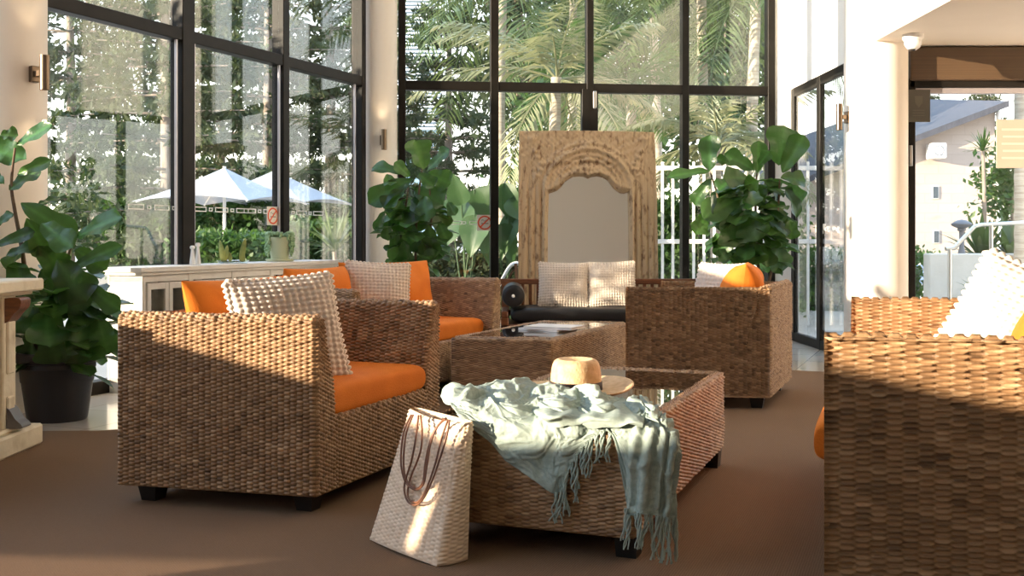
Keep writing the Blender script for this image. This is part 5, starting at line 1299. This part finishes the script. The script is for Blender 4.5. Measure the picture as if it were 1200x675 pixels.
# ------------------------------------------------------------------ beige building across the street
DB = 25.0; bu = thing('neighbour_building', 'beige rendered building with grey pitched roof beyond the entrance', 'building', (P(1115, 0, DB)[0], DB, -.9))
q = lambda px, py, D=DB: P(px, py, D)
lo = -.9; xl, xr = q(925, 0)[0], q(1166, 0)[0]; zl, zr = q(925, 222)[2], q(1166, 131)[2]
mb = MB(); mb.prism([(xl, DB, lo), (xr, DB, lo), (xr, DB, zr), (xl, DB, zl)], (0, 7, 0)); mb.build('wall', 'block_wall', bu)
mb = MB(); s_ = (zr - zl) / (xr - xl); xe, xs = xr + .12, xl - .5
mb.prism([(xs, DB - .45, zl + s_ * (xs - xl) + .02), (xe, DB - .45, zl + s_ * (xe - xl) + .02), (xe, DB - .45, zl + s_ * (xe - xl) + .16), (xs, DB - .45, zl + s_ * (xs - xl) + .16)], (0, .06, 0)); lab(mb.build('barge_board', 'roof_grey', bu), 'dark verge board')
mb = MB(); mb.prism([(xs, DB - .40, zl + s_ * (xs - xl) + .03), (xe, DB - .40, zl + s_ * (xe - xl) + .03), (xe + .4, DB + 7, zl + s_ * (xe - xl) + 1.0), (xs, DB + 7, zl + s_ * (xs - xl) + 1.0)], (0, 0, .12)); mb.build('roof', 'roof_grey', bu)
for (a, b, c_, d) in ((1092, 218, 1099.5, 233), (1093, 270, 1100, 285)):
    p0, p1 = q(a, d), q(c_, b); mb = MB(); mb.box(((p0[0] + p1[0]) / 2, DB - .01, (p0[2] + p1[2]) / 2), (p1[0] - p0[0], .05, p1[2] - p0[2])); wn = mb.build('window', 'white_wood', bu)
    mb = MB(); mb.box(((p0[0] + p1[0]) / 2, DB - .04, (p0[2] + p1[2]) / 2), (p1[0] - p0[0] - .03, .01, p1[2] - p0[2] - .03)); mb.build('pane', 'dark_glass', wn)
p0, p1 = q(1089, 186, DB - .3), q(1106, 168, DB - .3); mb = MB(); mb.box(((p0[0] + p1[0]) / 2, DB - .28, (p0[2] + p1[2]) / 2), (p1[0] - p0[0], .40, p1[2] - p0[2]), ch=.02); ac = mb.build('air_conditioner', 'plastic_white', bu)
mb = MB(); mb.lathe([(.10, 0), (.115, 0.0), (.115, .012), (.10, .012)], (p0[0] + .14, DB - .495, (p0[2] + p1[2]) / 2), n=24, R=np.stack([A3(1, 0, 0), A3(0, 0, 1), A3(0, -1, 0)], 1)); mb.build('fan_grille', 'lamp_grey', ac, smooth=True)
mb = MB(); mb.tube([(xr + .05, DB - .06, lo), (xr + .05, DB - .06, zr)], .05, n=10); mb.build('downpipe', 'white_fence', bu, smooth=True)
# low wall, handrail, path light
c0, c1 = P(1089, 296, 12.0), P(1230, 296, 12.0); lwz = c0[2]
mb = MB(); mb.box(((c0[0] + c1[0]) / 2, 12.09, lwz / 2 - .01), (c1[0] - c0[0], .18, lwz), ch=.012); tag(mb.build('garden_wall', 'concrete_wall'), 'low pale concrete wall behind the handrail beyond the entrance', 'garden wall')
hr = thing('handrail', 'steel tube handrail beyond the entrance', 'handrail', (P(1140, 0, 10.9)[0], 10.9, -.02))
DR = 10.9; top_ = [P(1108, 291.5, DR), P(1118, 291, DR), P(1142, 265.5, DR), P(1150, 263.5, DR), P(1235, 259, DR)]
mb = MB(); mb.tube(top_, .021, n=10); mb.build('top_rail', 'steel', hr, smooth=True)
for px, py in ((1113, 292), (1161.5, 264), (1222, 260)): 
    p = P(px, py, DR); mb = MB(); mb.tube([(p[0], DR, -.02), (p[0], DR, p[2])], .02, n=10); mb.build('post', 'steel', hr, smooth=True)
p = P(1127, 296, 12.09); lp = thing('path_light', 'mushroom shaped garden light on the low concrete wall', 'garden light', (p[0], p[1], lwz - .01))
mb = MB(); mb.lathe([(.0005, .0), (.04, .0), (.035, .03), (.026, .05), (.026, .24), (.045, .25), (.045, .27), (.0005, .27)], (p[0], p[1], lwz - .01), n=18); mb.build('stem', 'lamp_grey', lp, smooth=True, auto=.6)
mb = MB(); mb.lathe([(.035, .27), (.10, .30), (.112, .315), (.108, .325), (.05, .36), (.0005, .37)], (p[0], p[1], lwz - .01), n=24); mb.build('cap', 'lamp_grey', lp, smooth=True)
# parked car seen end-on
cx, cy, cz = 7.05, 19.0, -.9
car = thing('parked_car', 'white parked car with red and blue markings beyond the entrance', 'car', (cx, cy, cz))
def carsec(prof, y0, y1, m, name, shrink=0):
    mb = MB(); n = len(prof); G = []
    for y, k in ((y0, .96), (y0 + .08, 1), (y1 - .08, 1), (y1, .96)): G.append([A3(cx + (a) * k, y, cz + z) for a, z in prof])
    mb.grid(np.array(G), cv=True); mb.add(G[0], [list(range(n))]); mb.add(G[-1], [list(range(n))[::-1]]); return mb.build(name, m, car)
body = [(-.86, .28), (-.92, .45), (-.93, .75), (-.88, .98), (.88, .98), (.93, .75), (.92, .45), (.86, .28)]
carsec(body, cy, cy + 4.2, 'car_white', 'body')
carsec([(-.85, .98), (-.80, 1.12), (-.66, 1.42), (-.5, 1.48), (.5, 1.48), (.66, 1.42), (.80, 1.12), (.85, .98)], cy + .35, cy + 3.3, 'car_white', 'cabin')
mb = MB(); mb.box((cx, cy + .36, cz + 1.22), (1.25, .06, .34), ch=.02); mb.build('rear_window', 'car_blue', car)
for s in (-1, 1):
    mb = MB(); mb.box((cx + s * .76, cy - .005, cz + .86), (.16, .06, .20), ch=.02); mb.build('tail_light', 'car_red', car)
    mb = MB(); mb.bar((cx + s * .72, cy + .32, cz + 1.0), (cx + s * .60, cy + .36, cz + 1.40), .05, .03); lab(mb.build('trim_stripe', 'car_red', car), 'red stripe')
    for y in (cy + .75, cy + 3.4):
        mb = MB(); mb.lathe([(.0005, -.1), (.2, -.1), (.30, -.09), (.31, 0), (.30, .09), (.2, .1), (.0005, .1)], (cx + s * .80, y, cz + .31), n=24, R=np.stack([A3(0, 1, 0), A3(0, 0, 1), A3(1, 0, 0)], 1)); mb.build('wheel', 'rubber', car, smooth=True)
mb = MB(); mb.box((cx, cy - .02, cz + .42), (1.7, .1, .16), ch=.03); mb.build('bumper', 'car_white', car)
mb = MB(); mb.box((cx, cy - .03, cz + .62), (.45, .03, .11), ch=.01); mb.build('number_plate', 'plastic_white', car)

# ------------------------------------------------------------------ light, sky, camera
S = bpy.context.scene
d = A3(.906 * .9895, .423 * .9895, -.1445)
L = bpy.data.lights.new('sun', 'SUN'); L.energy = 12.0; L.color = (1.0, .82, .62); L.angle = .009
o = bpy.data.objects.new('sun', L); COL.objects.link(o); o.rotation_euler = Vector(d).to_track_quat('-Z', 'Y').to_euler(); o.location = (-12, -4, 6)
W = bpy.data.worlds.new('sky'); S.world = W; W.use_nodes = True; nt = W.node_tree; nt.nodes.clear()
wo = nt.nodes.new('ShaderNodeOutputWorld'); bg = nt.nodes.new('ShaderNodeBackground'); tc = nt.nodes.new('ShaderNodeTexCoord'); sp = nt.nodes.new('ShaderNodeSeparateXYZ')
rp = nt.nodes.new('ShaderNodeValToRGB'); nt.links.new(tc.outputs['Generated'], sp.inputs[0]); nt.links.new(sp.outputs['Z'], rp.inputs[0])
e = rp.color_ramp.elements; e[0].position = 0.0; e[0].color = (.98, .84, .68, 1); e[1].position = .5; e[1].color = (.50, .66, .92, 1)
x = e.new(.08); x.color = (.96, .92, .86, 1); x = e.new(.22); x.color = (.80, .86, .95, 1)
nt.links.new(rp.outputs[0], bg.inputs[0]); bg.inputs[1].default_value = 3.0; nt.links.new(bg.outputs[0], wo.inputs[0])
cam = bpy.data.cameras.new('camera'); cam.sensor_width = 36; cam.lens = F / 1200 * 36; cam.shift_y = -(337.5 - HOR) / 1200; cam.clip_end = 3000; cam.clip_start = .05
co = bpy.data.objects.new('camera', cam); COL.objects.link(co); co.location = (0, 0, HC); co.rotation_euler = (PI / 2, 0, 0); S.camera = co
S.view_settings.view_transform = 'Standard'; S.view_settings.look = 'None'; S.view_settings.gamma = 1; S.view_settings.exposure = 0.3
try: S.view_settings.use_curve_mapping = False
except Exception: pass
S.cycles.use_denoising = True; S.cycles.max_bounces = 10; S.cycles.diffuse_bounces = 5; S.cycles.transparent_max_bounces = 24; S.cycles.sample_clamp_indirect = 6
